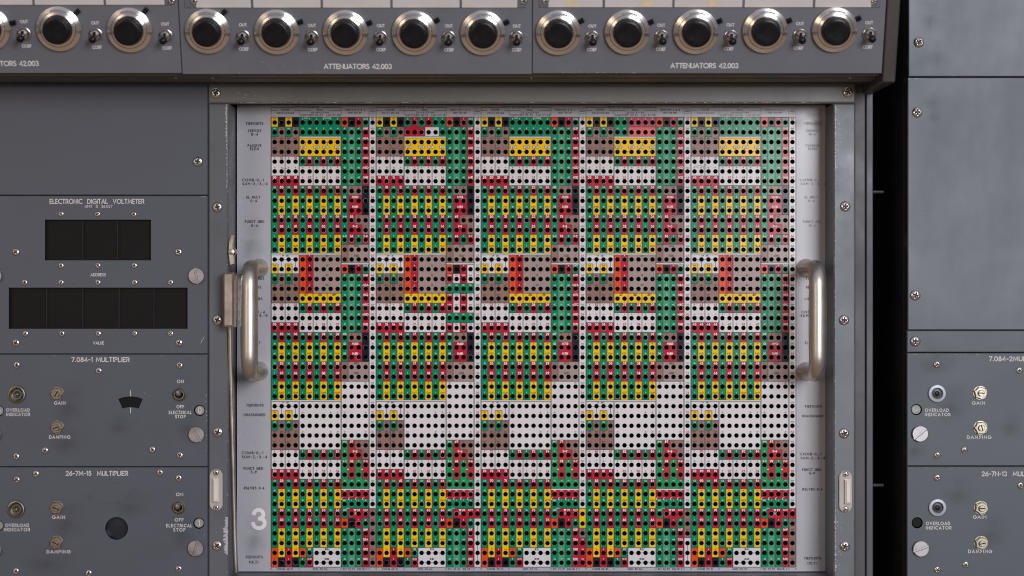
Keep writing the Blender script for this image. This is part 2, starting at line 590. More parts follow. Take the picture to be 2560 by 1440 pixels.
def lamp(p, u, v, brass=True):
    x, z = p.at(u, v)
    r = 22 * PX
    m = 'brass' if brass else 'bigscrew'
    b = MB()
    if not brass:
        b.lathe([(r, -0.0003), (r, r * .2), (r * .95, r * .27), (r * .68, r * .30), (r * .62, r * .24), (r * .60, -r * .1), (r * .3, -r * .12)], m, seg=48, mats=['ring'] * 4 + ['black'] * 3)
    else:
        b.lathe([(r, -0.0003), (r, r * .16), (r * .93, r * .30), (r * .84, r * .32), (r * .76, r * .2), (r * .58, r * .02), (r * .42, -r * .08), (r * .3, -r * .12)], m, seg=48)
    o = b.build('overload_lamp', p.o, (x, 0, z))
    b = MB()
    q = r * .40 if not brass else r * .34
    if brass:
        b.lathe([(q * 1.2, -r * .1), (q * 1.1, r * .06), (q * .8, r * .22), (q * .4, r * .36), (q * .12, r * .40), (0.00001, r * .41)], 'lens', seg=32)
    else:
        b.lathe([(q * 1.2, -r * .1), (q * 1.15, r * .1), (q * .7, r * .12), (q * .62, r * .02), (q * .3, r * .12), (0.00001, r * .15)], 'lensdark', seg=32)
    b.build('lens', o)
    return o


def pot(p, u, v, hexa=True):
    x, z = p.at(u, v)
    nm = 'nutpale' if u > 1280 else 'nutmetal'
    r = 16 * PX
    b = MB()
    b.lathe([(r * 1.08, -0.0002), (r * 1.08, r * .1), (r * .5, r * .1)], nm, seg=32, smooth=False)
    b.prism(circ(0, 0, r * 1.05, 6, random.uniform(0, 1)), -r * .52, 0, nm, ch=r * .1)
    b.lathe([(r * .82, r * .52), (r * .78, r * .62), (r * .5, r * .62)], nm, seg=32, smooth=False)
    o = b.build('locknut', p.o, (x, 0, z))
    s = MB()
    s.lathe([(r * .5, r * .5), (r * .5, r * .95), (r * .43, r * 1.02)], nm, seg=28, smooth=False, cap=False)
    for k in (0, 1):
        a0 = 0.2
        pts = [(r * .43 * math.cos(a0 + (math.pi - 2 * a0) * i / 12), r * .43 * math.sin(a0 + (math.pi - 2 * a0) * i / 12)) for i in range(13)]
        if k:
            pts = [(-a, -c) for a, c in pts]
        s.prism(pts, -r * 1.03, -r * .8, nm)
    s.lathe([(r * .44, r * .85)], 'black', seg=20)
    s.build('slotted_shaft', o, (0, 0, 0), (0, random.uniform(0, 3), 0))
    return o


def toggle(p, u, v, up, small=False):
    """toggle switch: hexagon nut and domed bushing, with its lever pushed up or down"""
    x, z = p.at(u, v if up else v - 1.2)
    b = MB()
    if up:
        r = 16 * PX
        b.lathe([(r * 1.1, -0.0002), (r * 1.1, r * .12), (r * .9, r * .3), (r * .78, r * .55), (r * .66, r * .55), (r * .60, r * .1), (r * .2, r * .02)], 'nutmetal', seg=40,
                mats=['nutmetal'] * 5 + ['black', 'black'])
        o = b.build('toggle_switch', p.o, (x, 0, z))
        l = MB()
        t = R(20)
        q = [(0, -r * (.1 + 1.7 * i / 8) * math.cos(t), r * (-.15) + r * (.1 + 1.7 * i / 8) * math.sin(t)) for i in range(9)]
        l.tube(q, [r * k for k in (.24, .28, .33, .38, .43, .47, .48, .42, .2)], 'screw', seg=18)
        l.build('lever', o)
    else:
        r = 18.5 * PX * 0.95
        b.prism(circ(0, 0, r * 1.06, 6, R(12)), -r * .16, 0, 'nutmetal', ch=r * .06)
        b.lathe([(r * .92, r * .14), (r * .9, r * .32), (r * .82, r * .36), (r * .80, r * .3), (r * .74, r * .5), (r * .62, r * .82), (r * .4, r * 1.0), (r * .12, r * 1.04)], 'screw', seg=40)
        # the slot that the lever moves in
        b.prism([(-r * .19, -r * .62), (r * .19, -r * .62), (r * .19, r * .5), (-r * .19, r * .5)], -r * 1.055, -r * .6, 'black')
        o = b.build('toggle_switch', p.o, (x, 0, z))
        l = MB()
        t = R(-9)
        path = [(0, -r * (.6 + s) * math.cos(t), r * .02 + r * (.3 + s) * math.sin(t)) for s in (0, .3, .6, .9, 1.2)]
        l.tube(path, [r * k for k in (.16, .17, .18, .19, .2)], 'screw', seg=14)
        path = [(0, -r * (.6 + s) * math.cos(t), r * .02 + r * (.3 + s) * math.sin(t)) for s in (.95, 1.1, 1.35, 1.6, 1.85, 2.05, 2.16)]
        l.tube(path, [r * k for k in (.24, .36, .46, .52, .51, .40, .12)], 'black', seg=18)
        l.build('lever', o)
    return o


def knob_mesh():
    q = K * 1.113 / 1.2
    r = 56 * q
    b = MB()
    b.lathe([(r * .97, -0.0003), (r, 0.0004), (r, 0.0022), (r * .985, 0.0028), (r * .80, 0.0042), (r * .785, 0.0041), (r * .77, 0.0044),
             (r * .665, 0.0050), (r * .655, 0.0048), (r * .60, 0.0048)], 'alu', seg=72,
            mats=['alu'] * 4 + ['recess', 'alu', 'alu', 'recess', 'alu', 'alu'])
    # engraved turns window near the top of the dial
    a0, a1 = R(62), R(112)
    V, F = [], []
    for i in range(15):
        a = a0 + (a1 - a0) * i / 14
        for rr in (.825, .885):
            h = 0.0042 - (rr - .80) / .185 * 0.0014 + 0.00008
            V.append((r * rr * math.cos(a), -h, r * rr * math.sin(a)))
    for i in range(14):
        F.append([2 * i + 1, 2 * i + 3, 2 * i + 2, 2 * i][::-1])
    b.add(V, F, 'inkfade')
    # graduation ticks on the rim of the dial
    for i in range(50):
        a = 2 * math.pi * i / 50
        w, r0 = 0.0035, (.70 if i % 5 else .68)
        pts = []
        for rr, s in ((r0, -1), (r0, 1), (.755, 1), (.755, -1)):
            h = 0.0050 - (rr - .665) / .105 * 0.0006 + 0.00006
            pts.append((r * rr * math.cos(a + s * w), -h, r * rr * math.sin(a + s * w)))
        b.add(pts, [[0, 3, 2, 1]], 'inkfade')
    c = MB()
    s = 35 * q
    c.lathe([(s * 1.02, 0.0046), (s * 1.02, 0.0054), (s * .985, 0.0058), (s * .975, 0.0086), (s * .955, 0.0096), (s * .91, 0.0102), (s * .8, 0.0105), (s * .6, 0.0105), (s * .3, 0.0103), (0.00001, 0.0102)], 'black', seg=64)
    l = MB()
    l.box(-0.0013, 0.0013, -0.0022, 0.0002, r * 0.98, r * 0.98 + 0.0016, 'black', ch=0.0005)
    l.box(-0.0014, 0.0014, -0.0028, 0.0, r * 1.0 + 0.0010, r * 1.0 + 0.0034, 'black', ch=0.0007)
    return b.mesh('dial_knob'), c.mesh('knob_cap'), l.mesh('brake_lever')


KN = knob_mesh()


def knob(p, u, v, brake):
    x, z = p.at(u, v, 0.002)
    o = link('dial_knob', KN[0], p.o, (x, -0.0002, z), (0, R(random.uniform(-3, 3)), 0))
    link('knob_cap', KN[1], o)
    link('brake_lever', KN[2], o, None, (0, R(90 - brake), 0))
    return o


def chips(b, p, n, u0, u1, v0, v1, size, m='bare', y=-0.00009, tall=1.0):
    for _ in range(n):
        u, v = random.uniform(u0, u1), random.uniform(v0, v1)
        x, z = p.at(u, v)
        s = size * random.uniform(0.3, 1.0) * p.px
        b.flake(x, z, s, s * tall, y - random.uniform(0, 3e-5), m)


def soft_mat(name, color, strength):
    m = bpy.data.materials.new(name)
    m.use_nodes = True
    nt = m.node_tree
    b = nt.nodes['Principled BSDF']
    b.inputs['Base Color'].default_value = (*color, 1)
    b.inputs['Roughness'].default_value = 0.6
    t = nt.nodes.new('ShaderNodeTexCoord')
    sub = nt.nodes.new('ShaderNodeVectorMath')
    sub.operation = 'MULTIPLY_ADD'
    sub.inputs[1].default_value = (2, 0, 2)
    sub.inputs[2].default_value = (-1, 0, -1)
    nt.links.new(t.outputs['Generated'], sub.inputs[0])
    ln_ = nt.nodes.new('ShaderNodeVectorMath')
    ln_.operation = 'LENGTH'
    nt.links.new(sub.outputs[0], ln_.inputs[0])
    fall = nt.nodes.new('ShaderNodeMapRange')
    fall.interpolation_type = 'SMOOTHSTEP'
    fall.inputs[1].default_value = 1.0
    fall.inputs[2].default_value = 0.0
    nt.links.new(ln_.outputs['Value'], fall.inputs[0])
    n = nt.nodes.new('ShaderNodeTexNoise')
    n.inputs['Scale'].default_value = 70
    n.inputs['Detail'].default_value = 6
    nt.links.new(t.outputs['Object'], n.inputs['Vector'])
    nr = nt.nodes.new('ShaderNodeMapRange')
    nr.inputs[1].default_value = 0.36
    nr.inputs[2].default_value = 0.68
    nt.links.new(n.outputs[0], nr.inputs[0])
    mu = nt.nodes.new('ShaderNodeMath')
    mu.operation = 'MULTIPLY'
    nt.links.new(fall.outputs[0], mu.inputs[0])
    nt.links.new(nr.outputs[0], mu.inputs[1])
    m2 = nt.nodes.new('ShaderNodeMath')
    m2.operation = 'MULTIPLY'
    m2.inputs[1].default_value = strength
    nt.links.new(mu.outputs[0], m2.inputs[0])
    nt.links.new(m2.outputs[0], b.inputs['Alpha'])
    return m


M['grime'] = soft_mat('finger_grime', (0.03, 0.03, 0.032), 0.24)
M['polish'] = soft_mat('rubbed_patch', (0.26, 0.27, 0.31), 0.26)
M['foxing'] = soft_mat('foxed_patch', (0.22, 0.17, 0.12), 0.5)


def stain(p, u, v, ru, rv, m='grime', y=-0.00004):
    x, z = p.at(u, v)
    b = MB()
    b.quad(-ru * p.px, ru * p.px, -rv * p.px, rv * p.px, 0, m)
    return b.build('grime_stain', p.o, (x, y, z))


# ------------------------------------------------------------------ the racks and the dark behind them
def world_pt(u, v, y):
    s = K * (CAM_D + y) / CAM_D
    return (u - 1280) * s, (720 - v) * s


b = MB()
b.box(-2.2, 2.2, 0.75, 0.80, -1.6, 1.6, 'dark')
tag(b.build('background'), kind='structure')

YF = -0.03                        # plane of the front panels
c = Panel('rack_cabinet', 'dark steel rack carcass holding the patch bay, attenuators and voltmeter panels', 'cabinet', 1280, 1700, 0.0)
b = MB()
x0, z0 = c.at(-420, 1760)
x1, z1 = c.at(2132, -260)
b.box(x0, x1, 0.055, 0.5, z0, z1, 'dark')
b.build('carcass', c.o)
for (u0, u1, m, yy) in ((2136, 2163.5, 'upright', -0.024), (2165.5, 2183, 'upright_edge', -0.020)):
    b = MB()
    s = Panel.at
    xa, za = world_pt(u0, 1760, yy)
    xb, zb = world_pt(u1, -100, yy)
    b.box(xa, xb, yy, 0.5, za - c.loc.z, zb - c.loc.z, m)
    b.build('upright', c.o)
for v in (480, 1213):
    b = MB()
    xa, za = world_pt(2180, v, 0.0)
    xb, _ = world_pt(2208, v, 0.0)
    b.tube([(xa - 0.004, 0.0, za - c.loc.z), (xb, 0.0, za - c.loc.z)], 0.0013, 'pin', seg=14)
    b.build('locating_pin', c.o)

c2 = Panel('rack_cabinet', 'second dark rack carcass beside the black gap, carrying bare grey panels', 'cabinet', 2440, 1700, 0.0)
b = MB()
xa, za = world_pt(2264.5, 1760, YF + 0.004)
xb, zb = world_pt(3300, -260, YF + 0.004)
b.box(xa - c2.loc.x, xb - c2.loc.x, YF + 0.0115, 0.6, za - c2.loc.z, zb - c2.loc.z, 'dark')
b.build('carcass', c2.o)


b = MB()
xa, za = world_pt(-420, 1600, YF)
xb, zb = world_pt(522, 100, YF)
b.box(xa - c.loc.x, xb - c.loc.x, YF + 0.0115, 0.03, za - c.loc.z, zb - c.loc.z, 'dark')
b.build('gap_backing', c.o)  # black sheet added behind the panels to keep the gaps between them dark
# ------------------------------------------------------------------ patch bay frame
fr = Panel('patch_bay_frame', 'grey metal frame with chipped inner edges around the coloured patch board', 'frame', 1330, 1480, YF)
def rail(name, u0, u1, v0, v1, m, wear=None, depth=0.045):
    b = MB()
    xa, za = fr.at(u0, v1)
    xb, zb = fr.at(u1, v0)
    b.box(xa, xb, 0, depth, za, zb, m, ch=0.0009)
    if wear:
        wear(b)
    return b.build(name, fr.o)


def wear_top(b):
    for u in range(585, 2050, 9):
        if random.random() < (0.75 if u < 780 else 0.33):
            x, z = fr.at(u, 256.3)
            b.flake(x, z, random.uniform(2, 8) * PX, random.uniform(.4, 1.1) * PX, -0.00008 - random.uniform(0, 3e-5), 'bare')
    chips(b, fr, 26, 585, 640, 228, 252, 1.5)
    chips(b, fr, 10, 640, 760, 215, 250, .9)


def wear_left(b):
    for v in range(262, 470, 3):
        w = random.uniform(.5, 4.5) if v < 350 else random.uniform(.3, 2.4)
        x, z = fr.at(568.6 - w * .7, v)
        b.flake(x, z, w * PX, random.uniform(1, 3.2) * PX, -0.00008 - random.uniform(0, 3e-5), 'bare')
    v = 1294.0
    while v < 1386:
        w = random.uniform(2, 13) * (0.4 + 0.6 * math.sin((v - 1290) / 100 * 3.1)) + 2
        x, z = fr.at(570 - w * .5, v)
        b.flake(x, z, w * .6 * PX, random.uniform(1.2, 4) * PX, -0.00008 - random.uniform(0, 3e-5), 'bare')
        v += 1.3
    for v in range(480, 1430, 12):
        if random.random() < .4:
            x, z = fr.at(569.5, v + random.uniform(-4, 4))
            b.flake(x, z, random.uniform(.3, .9) * PX, random.uniform(1, 4) * PX, -0.00008, 'bare')
    chips(b, fr, 3, 535, 560, 1315, 1332, 2)


def wear_right(b):
    for v in range(262, 1430, 4):
        k = 1.0 if (v < 420 or v > 1270) else 0.35
        if random.random() < .75 * k + .1:
            w = random.uniform(.3, 3.4) * k
            x, z = fr.at(2087 + w * .6, v)
            b.flake(x, z, w * PX, random.uniform(1, 3.5) * PX, -0.00008 - random.uniform(0, 3e-5), 'bare')
    chips(b, fr, 30, 2086, 2106, 1290, 1425, 1.6)
    chips(b, fr, 26, 2086, 2104, 270, 380, 1.4)


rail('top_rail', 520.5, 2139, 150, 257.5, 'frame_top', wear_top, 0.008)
rail('side_rail', 520.5, 571, 258.1, 1500, 'frame', wear_left)
rail('side_rail', 2084, 2138, 258.1, 1500, 'worn', wear_right)
rail('bottom_rail', 571.6, 2083.4, 1449, 1520, 'frame')
for u, v in ((540, 233), (544, 518), (544, 800), (545, 1080), (543, 1364), (2119, 231), (2113, 516), (2110, 800), (2110, 1083), (2112, 1365)):
    screw(fr, u, v, 13)


def catch(u, v, off):
    """milky plastic catch cover: rounded plate with a raised block and two small screws"""
    x, z = fr.at(u, v)
    b = MB()
    w, h = 16.5 * PX, 52 * PX
    pts = [(w * math.cos(R(a)), h - w + w * math.sin(R(a))) for a in range(0, 181, 12)] + [(w * math.cos(R(a)), -h + w + w * math.sin(R(a))) for a in range(180, 361, 12)]
    b.prism(pts, -0.0016, 0, 'plastic', ch=0.0006)
    o = b.build('catch_cover', fr.o, (x, -0.00005, z))
    b = MB()
    b.box((-8 + off) * PX, (8 + off) * PX, -0.0042, -0.0012, -30 * PX, 30 * PX, 'plastic2', ch=0.0011)
    b.build('raised_block', o)
    for s in (1, -1):
        link('screw', SCREW[7.5], o, (0, -0.0015, s * 43.5 * PX), (0, random.uniform(0, 6), 0))


catch(541, 1224.5, 0)
catch(2113, 1228.5, 5)

# latch: pointed catch above a plated grip, and the long bent rod below it
b = MB()
def fpt(u, v, h):
    x, z = fr.at(u, v, h)
    return (x, -h, z)
gx0, gz0 = fr.at(557, 818, 0.014)
gx1, gz1 = fr.at(585, 681, 0.014)
b.box(gx0, gx1, -0.0145, -0.004, gz0, gz1, 'chrome', ch=0.0012)
b.box(gx0 + 0.006, gx1 + 0.0008, -0.004, 0.02, gz0 + 0.004, gz1 - 0.001, 'chrome', ch=0.001)
latch = b.build('latch_lever', fr.o)
b = MB()
rod = [fpt(u, v, h) for u, v, h in ((575, 812, .002), (575.5, 860, .001), (577, 940, -.002), (579.5, 1040, -.004), (582, 1150, -.006), (584.5, 1260, -.008), (586.5, 1340, -.009), (588.5, 1400, -.010), (590, 1430, -.011))]
b.tube(rod, [0.0016] * len(rod), 'chrome', seg=14)
b.build('rod', latch)
b = MB()
pts = [fr.at(u, v, 0.002) for u, v in ((571, 618), (573, 604), (580, 584), (585, 588), (582, 610), (584, 630), (586, 662), (576, 664), (572, 640))]
b.prism(pts[::-1], -0.003, 0.001, 'chrome', ch=0.0006)
x, z = fr.at(583, 630, -0.004)
b.lathe([(0.0026, -0.004), (0.0026, 0.002), (0.0018, 0.0034), (0.00001, 0.004)], 'chrome', cx=x, cz=z, seg=20)
b.build('hook', latch)
b = MB()


# ------------------------------------------------------------------ the patch board
pb = Panel('patch_board', 'patch board printed in coloured squares, drilled with rows of black sockets, numbered 3', 'patch board', 1327, 1427, 0.0)
U0, DU, V0, DV = 686.6, 17.493, 306.3, 24.455
NC, NRW = 75, 46
CUP = 13.4                        # the printed square reaches this far above its socket
HR = 5.8

COMB = ['YKYK', 'GBGB', 'BBBB', 'BBBB', 'WWWW', 'WWWW', 'RRRR', 'GRGR', 'GYGY', 'GYGY', 'GRGR', 'GRGR', 'GYGY', 'GYGY', 'WWWW', 'YWYW', 'GBGB', 'BBBB', 'BBBB',
        'WWWW', 'WWWW', 'RRRR', 'GRGR', 'GYGY', 'GYGY', 'GRGR', 'GRGR', 'GYGY', 'GYGY', 'WWWW', 'YWYW', 'GBGB', 'BBBB', 'BBBB', 'WWWW', 'WWWW', 'RRRR',
        'GRGR', 'GYGY', 'GYGY', 'GRGR', 'GRGR', 'GYGY', 'GYGY', 'OYRY', 'OKRK']
SUM = ['GGGGGG', 'GGGGGG', 'YYYYYY', 'YYYYYY', 'GRGRGR', 'WWWWWW', 'WWWWWW', 'GRGRGR', 'GYGYGY', 'GYGYGY', 'GRGRGR', 'GRGRGR', 'GYGYGY', 'GYGYGY',
       'ORTTTT', 'ORTTTT', 'ORTTTT', 'ORTTTT', 'YYYYYY', 'GRGRGR', 'WWWWWW', 'WWWWWW', 'GRGRGR', 'GYGYGY', 'GYGYGY', 'GRGRGR', 'GRGRGR', 'GYGYGY', 'GYGYGY',
       'WWWWWW', 'WWWWWW', 'WWWWWW', 'WWWWWW', 'WWWWWW', 'GRGRGR', 'WWWWWW', 'WWWWWW', 'GRGRGR', 'GYGYGY', 'GYGYGY', 'GRGRGR', 'GRGRGR', 'GYGYGY', 'GYGYGY', 'OGWWWW', 'GRWWWW']
NON = ['OKRH', 'GLGR', 'GLGR', 'GLGR', 'GLGR', 'GLGR', 'GLGR', 'GBBK', 'GRRK', 'GRRK', 'GRBB', 'GRRB', 'GRGR', 'BTTT', 'BTTT', 'OKRH', 'GLGR', 'GLGR', 'GLGR', 'GLGR',
       'GLGR', 'GLGR', 'GBBK', 'GRRK', 'GRRK', 'BTTT', 'BTTT', 'WWWW', 'WWWW', 'WWWW', 'WWWW', 'WWWW', 'WWWW', 'NPBB', 'NPPB', 'NPNP', 'NPNP', 'NNNN', 'RRRR', 'GGGG',
       'GRRR', 'OKRG', 'GLGR', 'GLGR', 'GLGR', 'GLGR']
TRK = ['BBBBBB', 'RWWWWW', 'YYBRRR', 'BBBWWW', 'RBBBBB']


def cell(bk, r, c):
    if c < 4:
        return COMB[r][c]
    if c < 10:
        s = SUM[r]
        if bk == 1 and r < 2:
            s = ('GRGRGG', 'RRRWWG')[r]
        if bk == 3 and r < 2:
            s = ('GGCCCC', 'GGSSSS')[r]
        return s[c - 4]
    if c < 14:
        s = NON[r]
        if bk == 1 and 15 <= r <= 21:
            s = ('OKRW', 'RWRW', 'GGGG', 'RWRW', 'RWRW', 'GGGG', 'RWRW')[r - 15]
        return s[c - 10]
    return TRK[bk][r - 40] if r >= 40 else 'W'


def ux(c):
    return U0 + c * DU


def vy(r):
    return V0 + r * DV


TUBE = 0.009
gu = [U0 - DU / 2 + i * DU for i in range(NC + 1)]
gv = [V0 - CUP + i * DV for i in range(NRW + 1)]
bu0, bu1, bv0, bv1 = 592.5, 2063.5, 263, 1428.5
mb = MB()
V, F, FM = [], [], []
def vid(u, v, y=0.0):
    x, z = pb.at(u, v)
    V.append((x, y, z))
    return len(V) - 1
grid = [[vid(u, v) for u in gu] for v in gv]
NSEG = 20
for r in range(NRW):
    for c_ in range(NC):
        q = 'cell' + cell(c_ // 15, r, c_ % 15)
        u, v = ux(c_), vy(r)
        cr = [grid[r + 1][c_], grid[r + 1][c_ + 1], grid[r][c_ + 1], grid[r][c_]]        # bottom-left, bottom-right, top-right, top-left
        ring = [vid(u + HR * math.cos(2 * math.pi * j / NSEG + R(225)), v - HR * math.sin(2 * math.pi * j / NSEG + R(225))) for j in range(NSEG)]
        deep = []
        for i in ring:
            x, _, z = V[i]
            V.append((x, TUBE, z))
            deep.append(len(V) - 1)
        qn = NSEG // 4
        for k in range(4):
            a = [ring[(k * qn + j) % NSEG] for j in range(qn + 1)]
            F.append([cr[k], cr[(k + 1) % 4]] + a[::-1])
            FM.append(q)
        for j in range(NSEG):
            k = (j + 1) % NSEG
            F.append([ring[j], deep[j], deep[k], ring[k]])
            FM.append('hole')
        F.append(list(deep))
        FM.append('hole')
# grey margin round the printed field, joined to its outer grid points
tl, tr, br, bl = vid(bu0, bv0), vid(bu1, bv0), vid(bu1, bv1), vid(bu0, bv1)
F += [[tl] + grid[0] + [tr], [bl, br] + grid[-1][::-1], [bl] + [g[0] for g in grid[::-1]] + [tl], [br, tr] + [g[-1] for g in grid]]
F[-4] = F[-4][::-1]
FM += ['margin'] * 4
back = [vid(u, v, 0.011) for u, v in ((bu0, bv0), (bu1, bv0), (bu1, bv1), (bu0, bv1))]
fr_ = [tl, tr, br, bl]
for j in range(4):
    k = (j + 1) % 4
    F.append([fr_[k], fr_[j], back[j], back[k]])
    FM.append('margin')
F.append(back)
FM.append('margin')
for m_ in dict.fromkeys(FM):
    mb.slot(m_)
mb.v, mb.f, mb.m, mb.s = V, F, [mb.slot(m_) for m_ in FM], [False] * len(F)

# ruled lines between the printed squares
ln = MB()
YL = -0.00009


def vline(u, v0, v1, w, m='ink', y=YL):
    xa, za = pb.at(u - w / 2, v1)
    xb, zb = pb.at(u + w / 2, v0)
    ln.quad(xa, xb, za, zb, y, m)


def hline(v, u0, u1, w, m='ink', y=YL - 0.00004):
    xa, za = pb.at(u0, v + w / 2)
    xb, zb = pb.at(u1, v - w / 2)
    ln.quad(xa, xb, za, zb, y, m)


for bk in range(5):
    o = bk * 15
    for c_ in (0, 4, 10, 14):
        vline(gu[o + c_], gv[0], gv[-1], 2.2)
    for c_ in range(1, 15):
        if c_ in (4, 10, 14):
            continue
        r = 0
        while r < NRW:
            pair = (c_ < 10 and c_ % 2 == 0 and not (c_ in (6, 8) and (r in (2, 3) or 14 <= r <= 17 and c_ == 8 or 29 <= r <= 33 or (r >= 44 and c_ == 8) or r < 2 and c_ == 8))
                    and not (c_ == 2 and r in (14, 15, 29, 30)))
            if pair or cell(bk, r, c_ - 1) != cell(bk, r, c_) or (c_ == 12 and r in (17, 20, 37) and (bk == 1 or r == 37)) or (c_ == 11 and r in (13, 14, 25, 26)):
                vline(gu[o + c_], gv[r], gv[r + 1], 1.7 if pair else 1.4)
            r += 1
    for r in range(1, NRW):
        c_ = 0
        while c_ < 15:
            if cell(bk, r - 1, c_) != cell(bk, r, c_):
                e = c_
                while e < 15 and cell(bk, r - 1, e) != cell(bk, r, e):
                    e += 1
                hline(gv[r], gu[o + c_], gu[o + e], 1.4)
                c_ = e
            else:
                c_ += 1
    # white gaps between sections, each between two thin rules
    for r, a, e in ((2, 4, 10), (14, 0, 10), (15, 10, 14), (29, 0, 10), (38, 10, 14)):
        d = 1.2 if r in (2, 38) else -.2
        hline(gv[r] + d, gu[o + a] + .4, gu[o + e] - .4, 5.4, 'ink', YL - 0.00007)
        hline(gv[r] + d, gu[o + a] + .8, gu[o + e] - .8, 2.9, 'cellW', YL - 0.00010)
    # pictured links between sockets
    for r, k in ((14, 0), (29, 0), (44, 6), (45, 6)):
        for j in range(3):
            hline(vy(r), ux(o + k + j) + HR, ux(o + k + j + 1) - HR, .9)
    for r in (14, 29):
        for j in (1, 3):
            vline(ux(o + j), vy(r) + HR, vy(r + 1) - HR, .9, y=YL - 0.00003)
    if bk in (1, 3):
        for r in range(41 if bk == 1 else 43, 45):
            vline(ux(o + 14), vy(r) + HR, vy(r + 1) - HR, .9, y=YL - 0.00003)
    # the component boxes drawn on the yellow field
    for c1, c2 in ((4, 5), (5.7, 6.3), (7, 8), (8.7, 9.3)):
        uc = ux(o + (c1 + c2) / 2) - (6 if c1 in (4,) else 0) - (3 if c1 == 7 else 0)
        vm = (vy(2) + vy(3)) / 2 + .3
        hline(vm, uc - 8.2, uc + 8.2, 6.2, 'ink', YL - 0.00007)
        hline(vm, uc - 7.2, uc + 7.2, 4.4, 'cellW', YL - 0.00010)
        x, z = pb.at(uc, vm)
        ln.text('%s%d%d' % ('R' if c1 in (4, 7) else 'C', bk, 0 if c1 < 6 else 1), x, z, 2.6 * K, 'ink', weight=.2, y=YL - 0.00013)
        vline(uc + 4, vy(2), vm - 3.1, .9, y=YL - 0.00003)
        vline(uc - 3, vm + 3.1, vy(3), .9, y=YL - 0.00003)
        if c1 in (4, 7):
            hline(vy(2), ux(o + int(c1)) + HR, ux(o + int(c1) + 1) - HR, .9)
        else:
            hline(vy(3), ux(o + int(c1)) + HR, ux(o + int(c1) + 1) - HR, .9)
vline(gu[-1], gv[0], gv[-1], 1.6)
hline(gv[0], gu[0], gu[-1], 1.6, y=YL - 0.00006)
hline(gv[-1], gu[0], gu[-1], 1.4, y=YL - 0.00006)
# links drawn in white on the resolver squares, and the worn rims of many sockets
for bk in range(5):
    o = bk * 15
    for j in range(4):
        u = gu[o + 10 + j]
        x, z = pb.at(u + 2.5, gv[39] + .5)
        ln.ribbon([(x + 2.2 * K, z + 3 * K), (x - 1.4 * K, z + 2.2 * K), (x - 1.6 * K, z - 1.5 * K), (x + 1.2 * K, z - 3 * K)], 1.1 * K, YL - 0.00012, 'inkwhite')
    x, z = pb.at(gu[o + 12], vy(40) - 9)
    ln.add([(x - 4 * K, YL - 0.00012, z + 2.5 * K), (x, YL - 0.00012, z - 3.5 * K), (x + 4 * K, YL - 0.00012, z + 2.5 * K)], [[0, 1, 2]], 'inkwhite')
    ln.ribbon([(x, z - 5 * K), (x, z - 9.5 * K)], 1.3 * K, YL - 0.00012, 'inkwhite')
    ln.ribbon([(x - 2 * K, z - 9.5 * K), (x + 2 * K, z - 9.5 * K)], 1.1 * K, YL - 0.00014, 'inkwhite')
    x, z = pb.at(gu[o + 11], gv[40])
    ln.ribbon([(x - 4 * K, z - 1.5 * K), (x - 1 * K, z + 1.2 * K), (x + 4 * K, z + .6 * K)], 1.0 * K, YL - 0.00012, 'inkwhite')
    for c_ in (11, 13):
        x, z = pb.at(gu[o + c_], gv[36])
        n = 10
        ln.add([(x + 1.9 * K * math.cos(R(a * 36)), YL - 0.00012, z + 1.9 * K * math.sin(R(a * 36))) for a in range(n)], [list(range(n))], 'inkwhite')
for c_ in range(NC):
    for r in range(NRW):
        q = cell(c_ // 15, r, c_ % 15)
        pr = .42 if q in 'RK' else (.10 if q in 'GY' else .0)
        if random.random() < pr * (1.25 if c_ < 25 else .6):
            x, z = pb.at(ux(c_), vy(r))
            a0 = random.uniform(0, 360)
            sp = random.uniform(120, 330)
            ri, ro = HR * K, (HR + random.uniform(.4, .85)) * K
            n = 12
            P = []
            for j in range(n + 1):
                a = R(a0 + sp * j / n)
                t = math.sin(math.pi * j / n) ** .5
                P += [(x + ri * math.cos(a), YL - 0.00016, z + ri * math.sin(a)), (x + (ri + (ro - ri) * t) * math.cos(a), YL - 0.00016, z + (ri + (ro - ri) * t) * math.sin(a))]
            ln.add(P, [[2 * j, 2 * j + 1, 2 * j + 3, 2 * j + 2][::-1] for j in range(n)], 'rim' if q != 'K' else 'inkfade')
# scuffs
def scuff(u, v, n, ru, rv, size, m):
    for _ in range(n):
        uu, vv = random.gauss(u, ru), random.gauss(v, rv)
        cc, rr = round((uu - U0) / DU), round((vv - V0) / DV)
        if math.hypot(uu - ux(cc), vv - vy(rr)) < HR + 1.2:
            continue
        x, z = pb.at(uu, vv)
        s = size * random.uniform(.3, 1) * K
        ln.flake(x, z, s, s * random.uniform(.5, 1.2), YL - 0.00017 - random.uniform(0, 3e-5), m)
for u, v, n, ru, rv, sz, m_ in ((712, 425, 50, 6, 3, 1.7, 'stain'), (722, 436, 20, 16, 5, 1.0, 'stain'), (974, 424, 34, 5, 4, 1.4, 'stain'), (990, 425, 30, 18, 6, .9, 'stain'), (1748, 416, 60, 10, 6, 1.5, 'stain2'),
                               (1758, 430, 46, 6, 7, 1.8, 'stain'), (1760, 418, 30, 22, 8, 1, 'stain'), (1236, 797, 30, 4, 3, 1.6, 'stain'), (1126, 712, 50, 8, 7, 1.6, 'stain2'), (1124, 704, 26, 8, 9, 1.6, 'stain'),
                               (1300, 724, 40, 8, 8, 1.5, 'stain'), (812, 1090, 26, 4, 2, 1.7, 'stain'), (852, 1385, 24, 4, 4, 1.6, 'stain'), (2040, 285, 26, 14, 10, .9, 'stain'), (2030, 300, 18, 20, 26, .7, 'stain')):
    scuff(u, v, n, ru, rv, sz, m_)

# lettering of the board
tx = MB()


